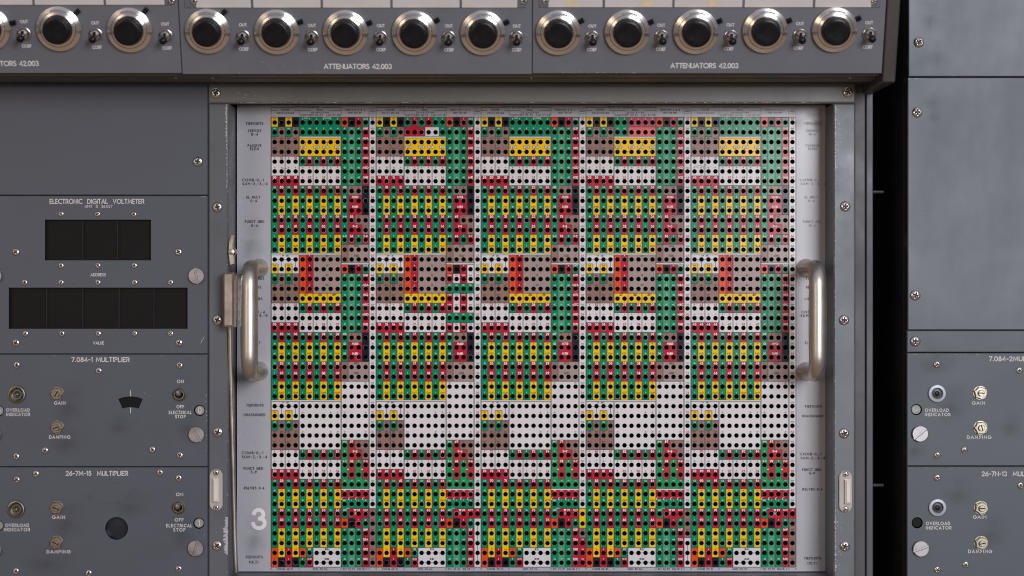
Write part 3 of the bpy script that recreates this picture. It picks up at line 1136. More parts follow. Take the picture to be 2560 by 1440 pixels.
def T(s, u, v, h, m, weight=.2, width=None, sq=1.0, track=.3):
    x, z = pb.at(u, v)
    tx.text(s, x, z, h * K, m, width=width * K if width else None, weight=weight, y=-0.00024, track=track, squeeze=sq)


def cell_label(bk, r, c):
    """text, ink, cap height in pixels, columns it spans"""
    q = cell(bk, r, c)
    big, sm = 5.2, 3.3
    ink = {'G': 'inkwhite', 'R': 'inkwhite', 'L': 'inkwhite', 'H': 'inkwhite', 'N': 'inkwhite', 'P': 'inkwhite', 'C': 'inkwhite', 'W': 'ink', 'Y': 'inkolive', 'B': 'inkbrown', 'T': 'inkbrown', 'O': 'inkbrown', 'S': 'inkred', 'K': 'ink'}[q]
    tens = bk if r < 29 else bk + 5
    unit = (c // 2) + (5 if 14 <= r < 29 else 0)
    num = '%d%d' % (tens, unit)
    if c == 14:
        if r < 40:
            return ('%02d' % (bk * 20 + r // 2), 'inkred', 4.6, 1) if r % 2 == 0 else ('%d' % (bk * 20 + 100 + r // 2), 'inkgreen', 4.0, 1)
        return ('+10' if q == 'R' else 'SW' if q == 'B' else '', ink, 2.8, 1)
    if c < 10:
        if q == 'R' and r in (4, 6, 7, 10, 11, 19, 21, 22, 25, 26, 34, 36, 37, 40, 41):
            return num, 'inkwhite', big, 1
        if r in (4, 19, 34):
            if q == 'W':
                return (num, 'inkred', big, 1) if c % 2 else ('F', ink, sm, 1)
            return 'R', ink, sm, 1
        if r in (5, 20, 35):
            return 'GF'[c % 2], ink, 2.8, 1
        if r in (6, 21, 36):
            return (num, 'inkred', big, 1) if c % 2 else ('F', ink, 3.2, 1)
        if r in (7, 22, 37):
            return 'SJ', ink, 3.6, 1
        if q == 'G' and (8 <= r <= 13 or 23 <= r <= 28 or 38 <= r <= 43):
            lo = r in (11, 12, 13, 26, 27, 28, 41, 42, 43)
            return ('1' if lo else '10'), ink, sm, 1
        if q == 'Y' and r in (8, 12, 23, 27, 38, 42):
            return 'HP', ink, 2.2, 1
        if q == 'Y' and r in (9, 13, 24, 28, 39, 43):
            l = 'P' if r in (9, 24) else 'Q'
            n2 = num if r != 43 else '%d%d' % (tens, unit + 5)
            return l + n2, ink, 4.1, 1
        if r == 0:
            if c < 4:
                return ('TP%d' % bk if q == 'Y' else ''), ink, 3, 1
            return 'XYABCD'[c - 4], 'inkwhite', 3.4, 1
        if r == 1 and c >= 4:
            return ('-X', '+X', 'E', 'F', 'G', 'H')[c - 4] if q == 'G' else '', ink, 3.4, 1
        if r in (14, 29) and c < 4:
            return ('TP  %d%d' % (tens, 5 if r == 14 else 0), ink, 3.8, 4) if c == 0 else ('', ink, 1, 1)
        if q == 'Y' and r in (15, 30):
            return 'TP8', ink, 3, 1
        if q == 'G' and r in (1, 16, 31):
            return 'MI', ink, sm, 1
        if q == 'B':
            return ('PU' if r in (1, 16, 31) else 'SERV' if r in (2, 17, 32) else ('MULT' if c % 2 == 0 else '+')), ink, 2.6, 1
        if r == 18 and c % 2 == 0:
            return '%d%d' % (bk, 7 + (c - 4) // 2), 'ink', 5, 2
        if 14 <= r <= 17:
            if q == 'R':
                return '+', ink, 4, 1
            if q == 'O':
                return '-', ink, 4, 1
            if c == 6:
                return '%d%d' % (bk, r - 14), ink, 4.4, 4
            return '', ink, 1, 1
        if 29 <= r <= 33 and c >= 4:
            return ('%02d' % (10 * (r - 29) + c) if (c in (4, 8, 9) and r in (30, 32)) else '', 'inkfade', 3, 1)
        if r >= 44:
            if q == 'O':
                return '-', ink, 4, 1
            if q == 'R' and c < 4:
                return '+', ink, 4, 1
            if q == 'Y':
                return ('-Q', '+Q')[c // 2 % 2], ink, 3, 1
            if c == 5:
                return ('X%d' % bk if r == 44 else '(X,T)'), ink, 4 if r == 44 else 3.2, 1
            if c == 4:
                return 'T', ink, 4, 1
            if c == 6:
                return 'R%d%s' % (bk, 'JK'[r - 44]), 'ink', 4.6, 4
        return '', ink, 1, 1
    # non-linear columns
    if bk == 1 and 15 <= r <= 21:
        if r == 15:
            return ('-', '', '+', '')[c - 10], ink, 4, 1
        return ('PX%d' % c if q == 'R' else 'CL' if q == 'G' else 'FM'), ink if q != 'W' else 'inkfade', 3.2, 1
    hi = bk + (5 if 15 <= r < 27 else 0)
    if r in (0, 15, 41):
        return ('-', '', '+', 'SM%d' % hi if r < 40 else 'D')[c - 10], ink, 4.0, 1
    if 1 <= r <= 6 or 16 <= r <= 21 or 42 <= r <= 45:
        l = 'FABCDE'[(r - 1) if r < 10 else (r - 16) if r < 30 else (r - 42)]
        return ('-' + l, 'XT', '+' + l, ('R%d' % bk if r > 40 else 'M%d' % hi) + l)[c - 10], ink, (3.7, 2.6, 3.7, 4.6)[c - 10], 1
    if r in (7, 22):
        return ('M%d' % hi, 'A', 'B', '')[c - 10], ink, (4.6, 2.6, 2.6, 1)[c - 10], 1
    if r in (8, 9, 23, 24):
        l = 'GH'[(r - 8) % 15]
        return (l, 'M%d%s' % (hi, l), '', '')[c - 10], ink, 5, (1, 2, 1, 1)[c - 10]
    if r in (10, 33):
        return ('X+%d' % (hi if r < 30 else hi + 5), '%d%d' % (bk + 5, 5 if r == 10 else 7), 'HS', '+')[c - 10], ink, (4, 5, 2.6, 2.6)[c - 10], 1
    if r in (11, 34):
        return ('Y', 'F+%d' % (bk + (5 if r > 30 else 0)), '', 'SL')[c - 10], ink, (3.4, 4.8, 1, 2.6)[c - 10], (1, 2, 1, 1)[c - 10]
    if r in (12, 35):
        return ('X-%d' % (bk + (5 if r > 30 else 0)), '%d%d' % (bk + 5, 6 if r < 30 else 8), 'Y', 'F-%d' % (bk + (5 if r > 30 else 0)))[c - 10], ink, (4, 5, 3.4, 4.4)[c - 10], 1
    if r in (13, 14, 25, 26):
        return ('-' if r in (13, 25) else '', 'M%d%s' % (hi, 'JK'[(r - 13) % 12]), '', '-')[c - 10], ink, (3, 4.6, 1, 3)[c - 10], (1, 2.4, 1, 1)[c - 10]
    if r in (27, 28, 29, 30, 31, 32):
        return ('%d' % (r - 27) + '8' if c in (10, 13) and r in (27, 30, 32) else ''), 'inkfade', 2.8, 1
    if r == 37:
        return ('+X', '-X', '+Y', '-Y')[c - 10], ink, 3, 1
    if r == 38:
        return ('-XS', '-XC', '-YS', '-YC')[c - 10], ink, 3.3, 1
    if r == 39:
        return ('0IN', 'I', 'I', '0I')[c - 10], ink, 3.2, 1
    if r == 40:
        return ('ARC', '', '%d9' % (bk + 5), 'ROPT')[c - 10], ink, (3.2, 1, 4.6, 3.2)[c - 10], 1
    return '', ink, 1, 1


for bk in range(5):
    for r in range(NRW):
        for c_ in range(15):
            s, m_, h, span = cell_label(bk, r, c_)
            if not s.strip():
                continue
            u = ux(bk * 15 + c_) + (span - 1) * DU / 2
            heavy = m_ in ('inkwhite',) and h > 4
            wmax = span * DU - 3.5
            est = sum((GLYPH.get(ch, GLYPH[' '])[0] + .3) for ch in s) * h
            T(s, u, vy(r) - 9.4, h, m_, weight=.28 if heavy else .22, width=wmax if est > wmax else None)
    o = bk * 15
    a, e = bk, bk + 5
    # heading printed above the field
    pale = bk == 4  # heading of the last block is printed paler
    mi = 'inkfade' if pale else 'ink'
    ul, um, ur, uz, ue = gu[o], gu[o + 4], gu[o + 10], gu[o + 14], gu[o + 15]
    def HL(v, u0, u1):
        xa, za = pb.at(u0, v + .45)
        xb, zb = pb.at(u1, v - .45)
        tx.quad(xa, xb, za, zb, -0.0002, mi)
    def VL(u, v0, v1):
        xa, za = pb.at(u - .5, v1)
        xb, zb = pb.at(u + .5, v0)
        tx.quad(xa, xb, za, zb, -0.00017, mi)
    for u in (ul, ur, uz, ue):
        VL(u, 267, 289)
    VL(um, 274, 289)
    HL(269, ul, ul + 52); HL(269, ur - 50, ur)
    HL(276, ul, ul + 15); HL(276, um - 13, um + 29); HL(276, ur - 29, ur)
    T('POTS %d0-%d9,%d0-%d9' % (a, a, e, e), (ul + ur) / 2, 268.6, 4.2, mi, width=66)
    T('COMB', (ul + um) / 2, 274.4, 4.0, mi, width=19)
    T('%d0,%d1,%d5,%d6' % (a, a, a, a), (ul + um) / 2 + 1, 282.3, 4.2, mi, width=42)
    T('SUM', (um + ur) / 2 - 1, 275, 4, mi, width=13)
    T('%d2-%d4,%d7-%d9' % (a, a, a, a), (um + ur) / 2, 281.6, 4.0, mi, width=44)
    T('SWITCHES %d0-%d3' % (a, a), um + 31, 288, 3.9, mi, width=56)
    T('LIM %d7-%d9' % (a, a), ur - 19, 288, 3.9, mi, width=34)
    T('NON-LIN %d & %d' % (a, e), (ur + uz) / 2, 274.6, 4.0, mi, width=49)
    T('INV %d5-%d9' % (e, e), (ur + uz) / 2, 282, 4, mi, width=32)
    T('IN', ue - 8.7, 272, 3.6, 'inkred')
    T('TRUNK', ue - 8.7, 278, 2.8, mi, width=11)
    T('OUT', ue - 8.7, 284, 3.4, 'inkgreen')
    if bk not in (1, 3):
        T('PLOT', ux(o + 4.5), gv[0] + 2.6, 2.8, 'inkwhite')
        T('RECORDER', ux(o + 7.5), gv[0] + 2.6, 2.8, 'inkwhite')
    # captions under the field
    for u in (ul, um, ur, uz, ue):
        x, z = pb.at(u, 1422.3)
        tx.add([(x + 1.5 * K * math.cos(R(j * 45)), -0.0002, z + 1.5 * K * math.sin(R(j * 45))) for j in range(8)], [list(range(8))], 'ink')
    T('COMB %d0-%d1' % (e, e), (ul + um) / 2, 1422.3, 4, 'ink', width=40)
    T('SUM %d2-%d4' % (e, e), (um + ur) / 2, 1422.3, 4, 'ink', width=36)
    T('INV %d5-%d9  RSLVR %d' % (e, e, a), (ur + uz) / 2, 1422.3, 3.8, 'ink', width=60)

SIDE = [('TIEPOINTS', 0, 309, 42), ('SERVOS', 0, 327, 32), ('0-4', 0, 336, 16), ('PASSIVE', 0, 364, 33), ('ELEM', 0, 372, 21), ('COMB-0,-1', -4, 450, 53), ('SUM-2,-3,-4', 1, 459.5, 62),
        ('EL MULT', -3, 493, 33), ('0-4', -2, 502, 15), ('FUNCT GEN', 0, 554, 47), ('0-4', 0, 564, 15), ('TIEPOINTS', 1, 675, 42), ('SWITCHES', 3, 696, 40), ('SERVOS', 0, 718, 32), ('5-9', 0, 727, 15),
        ('LIMITERS', 0, 747, 38), ('COMB-5,-6', -1, 780, 53), ('SUM-7,-8,-9', 1, 789, 62), ('EL MULT', -2, 857, 33), ('5-9', -2, 866, 15), ('TIEPOINTS', 1, 1013, 42), ('UNASSIGNED', 0, 1037, 53), ('COMB-0,-1', -5, 1132, 53),
        ('SUM-2,-3,-4', 0, 1142, 62), ('FUNCT GEN', -3, 1171, 47), ('5-9', -2, 1180, 14), ('RSLVRS 0-4', -1, 1220, 50), ('TIEPOINTS', -1, 1392.5, 42), ('(IX,T)', -2, 1405, 22)]
for s, du, v, w in SIDE:
    T(s, 636.5 + du, v, 5.8, 'ink', weight=.235, width=w, track=.5)
    pale = v < 620  # upper captions of the right margin are thinner and paler
    T(s, 2031 + du + (1 if v > 1000 else 0), v + (3 if v > 1000 else 0), 5.4, 'inkfade' if pale else 'ink', weight=.17 if pale else .235, width=w * .97, track=.5)
# the large stencilled figure
x, z = pb.at(648.5, 1297)
s = 1.0 * K
big3 = arc(-2, 11, 12, 11.5, 172, -80, 14) + arc(-1, -11, 14.5, 12.5, 80, -178, 16)
tx.ribbon([(x + px * s, z + pz * s) for px, pz in big3[:15]], 9.6 * K, -0.0002, 'inkwhite')
tx.ribbon([(x + px * s, z + pz * s) for px, pz in big3[15:]], 9.6 * K, -0.00022, 'inkwhite')
mb.absorb(ln)
mb.absorb(tx)
mb.build('printed_face', pb.o)


def handle(u, top, bot):
    """satin bow handle standing 46 mm proud of the board on two flared feet"""
    x, zt = pb.at(u, top)
    _, zb = pb.at(u, bot)
    rr, so, bend = 0.0053, 0.0455, 0.0115
    path = [(0, 0.0, zt - rr), (0, -0.006, zt - rr)]
    rad = [0.0062, 0.0050]
    for i in range(9):
        a = R(90 * i / 8)
        path.append((0, -(so - bend) - bend * math.sin(a), zt - rr - bend + bend * math.cos(a)))
        rad.append(0.0049 + 0.0005 * i / 8)
    n = 12
    za, zc = zt - rr - bend, zb + rr + bend
    for i in range(1, n):
        path.append((0, -so, za + (zc - za) * i / n))
        rad.append(0.0054 + 0.0002 * math.sin(math.pi * i / n))
    for i in range(9):
        a = R(90 * i / 8)
        path.append((0, -(so - bend) - bend * math.cos(a), zc - bend * math.sin(a)))
        rad.append(0.0054 - 0.0005 * i / 8)
    path += [(0, -0.006, zb + rr), (0, 0.0, zb + rr)]
    rad += [0.0050, 0.0062]
    b = MB()
    b.tube(path, rad, 'satin', seg=28)
    o = b.build('handle', pb.o, (x, 0, 0))
    return o


handle(648, 650, 948)
handle(2015, 650, 949)


# ------------------------------------------------------------------ hood over the board, with the attenuators
YA = -0.087                       # lower front edge of the attenuator panels
TILT = R(18)
hood = Panel('console_hood', 'dark brown-grey overhanging hood with a thick end cheek, carrying the attenuator panels', 'hood', 1280, 205, YA)
b = MB()
def hp(u, v, y):
    x, z = world_pt(u, v, y)
    return x - hood.loc.x, z - hood.loc.z
xa, za = hp(-300, 186.5, YA)
xb, _ = hp(2204, 186.5, YA)
za2 = za
b.box(xa, xb, 0.004, 0.016, za, za + 0.030, 'hood', ch=0.001)
b.box(xa, xb, 0.0165, 0.036, za - 0.0006, za + 0.030, 'hood', ch=0.001)
b.box(xa, xb, 0.0365, 0.0405, za - 0.0014, za + 0.030, 'dark', ch=0.0004)  # black strip standing in for the shadow gap behind the underside
b.build('underside', hood.o)
b = MB()
b.box(xa, xb, 0.0585, 0.25, za + 0.006, za + 0.12, 'dark')
b.build('housing', hood.o)
# cheek: a plate that leans with the panels
b = MB()
def lean(h):
    return -math.tan(TILT) * h
cx0, cz0 = hp(2206, 206, YA)
cx1, _ = hp(2238, 206, YA)
H = 0.075
V = []
for x in (cx0, cx1):
    V += [(x, 0.0, cz0), (x, lean(H), cz0 + H), (x, 0.30, cz0 + H), (x, 0.30, cz0), ]
F = [[0, 1, 2, 3], [7, 6, 5, 4], [0, 4, 5, 1], [3, 7, 4, 0], [2, 6, 7, 3], [1, 5, 6, 2]]
b.add(V, F, 'cheek')
cheek_me = b.build('end_cheek', hood.o)
bev = cheek_me.modifiers.new('edge', 'BEVEL')
bev.width = 0.0009
bev.segments = 2
bev.limit_method = 'ANGLE'
for u in (440, 531, 1328, 2125):
    x, z = hp(u, 192.5, YA + 0.018)
    link('screw', SCREW[5.5], hood.o, (x, 0.018, za + 0.0002), (R(90), 0, 0))


def attenuator(label, u0, u1, vb, vcard, knobs, title, title_u, title_v, cards, marks=None, title_w=168):
    p = Panel('attenuator_panel', label, 'control panel', (max(u0, -150) + u1) / 2, vb, YA, TILT, 'attenuator panels along the hood')
    b = MB()
    ax, az = p.at(u0, vb)
    bx, _ = p.at(u1, vb)
    bz = 0.072
    b.plate([(ax, az), (bx, az), (bx, bz), (ax, bz)], [], 0, 0.0018, M_ATT, ch=0.0003)
    b.box(ax - 0.0012, bx + 0.0012, 0.0019, 0.004, az + 0.0006, bz, 'dark', ch=0.0001)  # black backing added so the seams between panels stay dark
    if marks:
        marks(b, p)
    face = b
    # paper cards behind the strip at the top of the panel
    hb = MB()
    sx0, cz = p.at(cards[0], vcard)
    sx1, _ = p.at(cards[-1], vcard)
    hb.box(ax + 0.0035, bx - 0.0035, -0.0006, 0, cz - 0.00005, bz - 0.001, 'frame', ch=0.0002)
    strip = hb.build('card_holder', p.o)
    for i in range(len(cards) - 1):
        xa, _ = p.at(cards[i] + 3, vcard)
        xb, _ = p.at(cards[i + 1] - 3, vcard)
        cb = MB()
        cb.box(xa, xb, -0.0009, -0.0006, cz + 0.0001, bz - 0.0015, 'card', ch=0.0001)
        if label.find('tape') >= 0 and i < 3:
            tu = (1430, 1615, 1783)[i]
            tw = (13, 15, 13)[i]
            t0, _ = p.at(tu - tw, 0)
            t1, tz = p.at(tu + tw, 15)
            cb.quad(t0, t1, tz, tz + 0.012, -0.00098, 'tape')
        cb.build('label_card', strip)
    for u in (u0 + 26 if u0 > 0 else None, u1 - 25):
        if u is not None:
            x, z = p.at(u + (6 if u > 1280 else 2), 2)
            link('screw', SCREW[8.5], strip, (x, -0.0006, z), (0, random.uniform(0, 6), 0))
    tb = face
    x, z = p.at(title_u, title_v)
    q = p.px
    tb.text(title, x, z, 11.2 * q, 'white', width=title_w * q, weight=.225, track=.2)
    for ku, kv, br, su, sv, ou, ov, cu, cv in knobs:
        knob(p, ku, kv, br)
        toggle(p, su, sv, False)
        x, z = p.at(ou, ov)
        tb.text('OUT', x, z, 6.8 * q, 'white', width=18.5 * q, weight=.23)
        x, z = p.at(cu, cv)
        tb.text('COEF', x, z, 6.8 * q, 'white', width=23 * q, weight=.23)
    face.build('faceplate', p.o)
    return p


M_ATT = 'atten'


def marks2(b, p):
    chips(b, p, 14, 650, 710, 148, 168, 1.6, tall=.6)
    chips(b, p, 16, 500, 820, 176, 182.5, 1.4, tall=.6)
    chips(b, p, 12, 500, 720, 150, 178, .9)


def marks3(b, p):
    chips(b, p, 26, 1390, 1600, 180, 183, 2.6, tall=.3)
    chips(b, p, 4, 1900, 2150, 140, 175, .8)


attenuator('grey attenuator panel cut off by the photo edge, three dial knobs in view', -430, 452.8, 182, 12,
           [(-30, 71, 15, 61, 85, 60, 54, 67, 115), (147, 72, 42, 240, 87, 238, 57, 243, 118), (324, 75, 47, 415, 90, 413, 60, 418, 120)],
           'ATTENUATORS 42.003', 12, 158.5, [-90, 85, 263, 415])
attenuator('grey attenuator panel with five dial knobs and paint chips beside its title', 457.2, 1328.4, 184.5, 19,
           [(519, 78, 46, 608, 92, 607, 62, 610, 122.5), (692, 80, 20, 780.5, 93, 780, 63.5, 782, 124), (864, 81, 20, 951.5, 94, 952, 64, 953, 124), (1036, 82, 26, 1122, 94.5, 1122, 64.5, 1123, 124.5), (1207.5, 82, 26, 1291.5, 94, 1292, 65, 1292, 124.5)],
           'ATTENUATORS 42.003', 894.5, 166, [488, 631, 805, 979, 1152, 1296], marks2)
attenuator('grey attenuator panel by the hood cheek, yellowed tape on its label cards', 1332.4, 2203.5, 182.5, 18,
           [(1396, 81.5, 26, 1480.5, 94, 1481, 65, 1480, 124), (1568, 80, 25, 1654, 92, 1653, 63, 1652, 123), (1740, 79, 22, 1827, 92, 1826, 62, 1822, 122), (1913, 76.5, 22, 1999.5, 89, 2000, 59, 1996, 120), (2087, 74.5, 25, 2173, 86, 2173, 56.5, 2169, 117.5)],
           'ATTENUATORS 42.003', 1761, 164, [1368, 1509, 1683, 1858, 2034, 2180], marks3)


# ------------------------------------------------------------------ flat panels of both racks
def flat_panel(name, label, cat, u0, u1, v0, v1, m, holes=(), group=None, marks=None, depth=0.010):
    p = Panel(name, label, cat, (max(u0, -60) + min(u1, 2600)) / 2, v1, YF, 0, group)
    xa, za = p.at(u0 + 1.5, v1 - 1.7)
    xb, zb = p.at(u1 - 1.5, v0 + 1.7)
    b = MB()
    b.plate([(xa, za), (xb, za), (xb, zb), (xa, zb)], [h(p) for h in holes], 0, 0.003, m, wall='black', depth=depth, ch=0.0004)
    if marks:
        marks(b, p)
    p.tb = b
    return p


def rect_hole(u0, u1, v0, v1):
    def f(p):
        a, c_ = p.at(u0, v1)
        d, e = p.at(u1, v0)
        return [(a, c_), (d, c_), (d, e), (a, e)]
    return f


def round_hole(u, v, r):
    def f(p):
        x, z = p.at(u, v)
        return circ(x, z, r * PX, 40)
    return f


def fan_hole(u, v):
    def f(p):
        x, z = p.at(u, v)
        top = [(x + dx * PX, z + (7.5 + 6.5 * (1 - (dx / 30.5) ** 2)) * PX) for dx in [30.5 - 61 * i / 10 for i in range(11)]]
        bot = [(x + dx * PX, z + (-16.5 + 3.4 * (1 - (dx / 20) ** 2)) * PX) for dx in [-20 + 40 * i / 8 for i in range(9)]]
        return top + bot
    return f


def lab(p, s, u, v, h, w=None, weight=.18, track=.24):
    x, z = p.at(u, v)
    p.tb.text(s, x, z, h * PX, 'white', width=w * PX if w else None, weight=weight, track=track)


# upper blank panel
p = flat_panel('blank_panel', 'plain dark grey blank panel under the hood, above the voltmeter', 'blank panel', -420, 519, 120, 487.5, 'panel', group='blank rack panels')
screw(p, 495, 404, 13)
p.tb.build('faceplate', p.o)

# digital voltmeter
def vmarks(b, p):
    x, z = p.at(505, 851)
    b.ribbon([(x - 3 * PX, z - 7 * PX), (x, z), (x + 5 * PX, z + 8 * PX)], 1.1 * PX, -0.00008, 'bare')
    chips(b, p, 14, 488, 517, 491, 492.5, 2, tall=.35)


p = flat_panel('voltmeter_panel', 'grey electronic digital voltmeter panel with two long black display windows', 'voltmeter', -420, 519, 489, 884.5, 'panel',
               [rect_hole(112.5, 377.5, 549, 651), rect_hole(22, 469, 719, 822)], marks=vmarks, depth=0.006)
for (u0, u1, v0, v1, divs) in ((112.5, 377.5, 549, 651, (204, 291)), (22, 469, 719, 822, (114, 204, 295.5, 383))):
    xa, za = p.at(u0 - 6, v1 + 6)
    xb, zb = p.at(u1 + 6, v0 - 6)
    b = MB()
    b.box(xa, xb, 0.0032, 0.006, za, zb, 'glassdark', ch=0.0001)
    o = b.build('display_window', p.o)
    for d in divs:
        for k, w in ((0, 2.2), (6, 1.0)):
            x, _ = p.at(d + k, 0)
            b = MB()
            b.box(x - w * PX, x + w * PX, 0.0026, 0.0032, za + 0.0016, zb - 0.0016, 'divider', ch=0.0002)
            b.build('divider', o)
lab(p, 'ELECTRONIC  DIGITAL  VOLTMETER', 242.5, 503.5, 10.6, 235, .19)
lab(p, 'UNIT  B  26.027', 246.6, 515.7, 6, 68)
lab(p, 'ADDRESS', 245.5, 687, 6.6, 37.5, .2)
lab(p, 'VALUE', 246.5, 857.3, 6.8, 26, .2)
for u, v in ((153, 535), (244, 535), (335, 536), (153, 664), (245, 664), (336, 664), (62, 706), (153, 706), (245, 706), (337, 706), (427, 706), (64, 834), (155, 834), (246, 834), (337, 834), (427, 834)):
    screw(p, u, v, 7.5)
for u, v in ((40, 630), (446.5, 630), (40, 857), (448, 857)):
    screw(p, u, v, 9.5)
captive(p, 492, 690, 100)
captive(p, -13.5, 690, 40)
p.tb.build('faceplate', p.o)


def digit_window(p, u, v, s, m='digit'):
    x, z = p.at(u, v)
    b = MB()
    b.lathe([(13.6 * PX, -0.004), (11.6 * PX, -0.0012), (11.2 * PX, -0.0008)], 'black', seg=32, mats=['black', m, m] if m != 'black' else None)
    o = b.build('digit_wheel', p.o, (x, 0, z))
    if s:
        t = MB()
        t.text(s, 0, 0, 13 * PX if len(s) == 1 else 9 * PX, 'white', width=None, weight=.17, y=0.0006)
        t.build('digit', o)
    return o


def multiplier(label, v0, v1, u_off, title, title_u, title_v, title_w, lampp, pots, labels, screws, captives, windows, m, tog=None, fan=None, glass=None, brass=True, bounds=(-420, 519), marks=None, soft=()):
    holes = [round_hole(u, v, 14) for u, v, s in windows]
    if fan:
        holes.append(fan_hole(*fan))
    if glass:
        holes.append(round_hole(*glass))
    p = flat_panel('multiplier_panel', label, 'multiplier', bounds[0], bounds[1], v0, v1, m, holes, 'multiplier panels in the two racks', marks)
    if fan:
        x, z = p.at(*fan)
        b = MB()
        b.box(x - 0.011, x + 0.011, 0.0014, 0.0075, z - 0.008, z + 0.008, 'glassdark', ch=0.0001)
        b.build('meter_window', p.o)
        t = MB()
        for a, c_ in ((976, 990.5), (1019, 1033)):
            xa, za = p.at(fan[0] - .9, c_)
            xb, zb = p.at(fan[0] + .9, a)
            p.tb.quad(xa, xb, za, zb, -0.0001, 'white')
    if glass:
        x, z = p.at(glass[0], glass[1])
        b = MB()
        r = glass[2] * PX
        b.lathe([(r * 1.2, -0.0060), (r * 1.15, -0.0048), (r * 1.1, -0.0048)], 'windowglass', cx=x, cz=z, seg=40)
        b.build('round_window', p.o)
    if title_w:
        lab(p, title, title_u, title_v, 10.4, title_w, .205)
    lamp(p, *lampp, brass=brass)
    for q in pots:
        pot(p, *q)
    for s, u, v, h, w in labels:
        lab(p, s, u, v, h, w, .215, .46)
    for u, v in screws:
        screw(p, u, v, 8.5)
    for u, v, a in captives:
        captive(p, u, v, a)
    for u, v, s in windows:
        digit_window(p, u, v, s, 'digit' if s is not None else 'glassdark')
    if tog:
        toggle(p, tog[0], tog[1], True)
    p.tb.build('faceplate', p.o)
    for q in soft:
        stain(p, *q)
    return p


def marks_m1(b, p):
    chips(b, p, 16, 514.5, 517, 985, 1140, 1.1, tall=2.2)
    chips(b, p, 2, 360, 366, 978, 984, 1.6)
    chips(b, p, 10, 0, 517, 888.5, 890, 1.6, tall=.4)
    chips(b, p, 8, 60, 500, 950, 1150, .7, 'smudge')


def marks_m2(b, p):
    for k in range(10):
        chips(b, p, 1, 505, 517, 1330, 1345, .8)
    # a faint pencilled outline
    ring = [(252, 1204), (270, 1204.5), (300, 1207), (330, 1211), (341, 1215), (340, 1222), (330, 1232), (315, 1246), (296, 1256), (285, 1260), (262, 1258), (240, 1252), (224, 1247), (221, 1238), (232, 1222), (240, 1210)]
    for a, c_ in zip(ring, ring[1:]):
        if random.random() < .8:
            b.ribbon([p.at(*a), p.at((a[0] + c_[0]) / 2, (a[1] + c_[1]) / 2 + random.uniform(-.8, .8)), p.at(*c_)], random.uniform(.4, .9) * PX, -0.00007, 'smudge')
    chips(b, p, 10, 218, 226, 1236, 1250, 1.5, 'smudge')
    chips(b, p, 8, 0, 517, 1170.5, 1172, 1.5, tall=.4)
    chips(b, p, 8, 60, 500, 1200, 1420, .7, 'smudge')


multiplier('grey 7.084-1 multiplier panel with a fan-shaped black meter window', 886, 1166.5, 0, '7.084-1 MULTIPLIER', 251.5, 899, 144, (43, 986), [(144, 984), (144, 1068)],
           [('GAIN', 149.5, 1007.5, 7.2, 27), ('DAMPING', 149, 1092.5, 7.2, 51.5), ('OVERLOAD', 45, 1025, 7.2, 58), ('INDICATOR', 45.5, 1036, 7.2, 58.5), ('ON', 451, 953.5, 7.2, 15.5), ('OFF', 451, 1016.7, 7.2, 18),
            ('ELECTRICAL', 450.5, 1031, 7.2, 55.5), ('STOP', 451, 1041.5, 7.2, 25)],
           [(42, 912.5), (247, 927), (449, 913.5), (113, 1126), (381, 1124), (41, 1141), (450, 1138)], [(492, 1086, -55), (-16, 1086, 30)], [(499, 1026, '0'), (-4, 1027, '0')], 'panel', (449, 986), (326.5, 1005),
           marks=marks_m1, soft=[(175, 1010, 55, 70), (170, 1100, 60, 50), (300, 1060, 50, 40), (470, 1060, 40, 60)])
multiplier('grey 26-7M-15 multiplier panel with a round dark glass window', 1168, 1470, 0, '26-7M-15  MULTIPLIER', 242.5, 1183.3, 154, (41, 1273), [(142.5, 1269), (142, 1356)],
           [('GAIN', 146.5, 1293, 7.2, 31), ('DAMPING', 146.5, 1379.3, 7.2, 58), ('OVERLOAD', 43, 1313, 7.2, 58), ('INDICATOR', 42.5, 1324, 7.2, 64), ('ON', 449, 1236, 7.2, 17), ('OFF', 448, 1299.5, 7.2, 21),
            ('ELECTRICAL', 448, 1314, 7.2, 64), ('STOP', 448.5, 1324.6, 7.2, 29)],
           [(42, 1199), (90, 1184.5), (400, 1181.5), (447, 1195), (40, 1428), (222, 1432.5), (447, 1422)], [(490, 1370, 72), (-15, 1376, 20)], [(497, 1308, '1'), (-5, 1314, '1')], 'panel', (447, 1268), None, (291.5, 1321, 28.5),
           marks=marks_m2, soft=[(170, 1300, 60, 70), (120, 1400, 80, 50), (330, 1260, 70, 50), (460, 1330, 45, 60)])


# second rack
def smear(n, u0, u1, v0, v1, size, m='smudge', tall=1.0):
    return lambda b, p: chips(b, p, n, u0, u1, v0, v1, size, m, tall=tall)


def scratches(b, p):
    for u, v, du, dv, n in ((2292, 625, 30, 26, 1), (2360, 640, 40, 30, 1), (2300, 590, 14, 8, 9), (2320, 612, 10, 7, 8), (2530, 590, 24, 30, 5), (2480, 560, 16, 14, 3), (2310, 540, 26, 3, 3)):
        for _ in range(n):
            x, z = p.at(u + random.uniform(-12, 12) * (n > 1), v + random.uniform(-12, 12) * (n > 1))
            a, c_ = du * PX * random.uniform(.6, 1), -dv * PX * random.uniform(.6, 1)
            b.ribbon([(x, z), (x + a * .5, z + c_ * .6), (x + a, z + c_)], random.uniform(.2, .42) * PX, -0.00007 - random.uniform(0, 2e-5), 'scratch')
    chips(b, p, 10, 2270, 2310, 195.5, 197.5, 2.5, tall=.3)


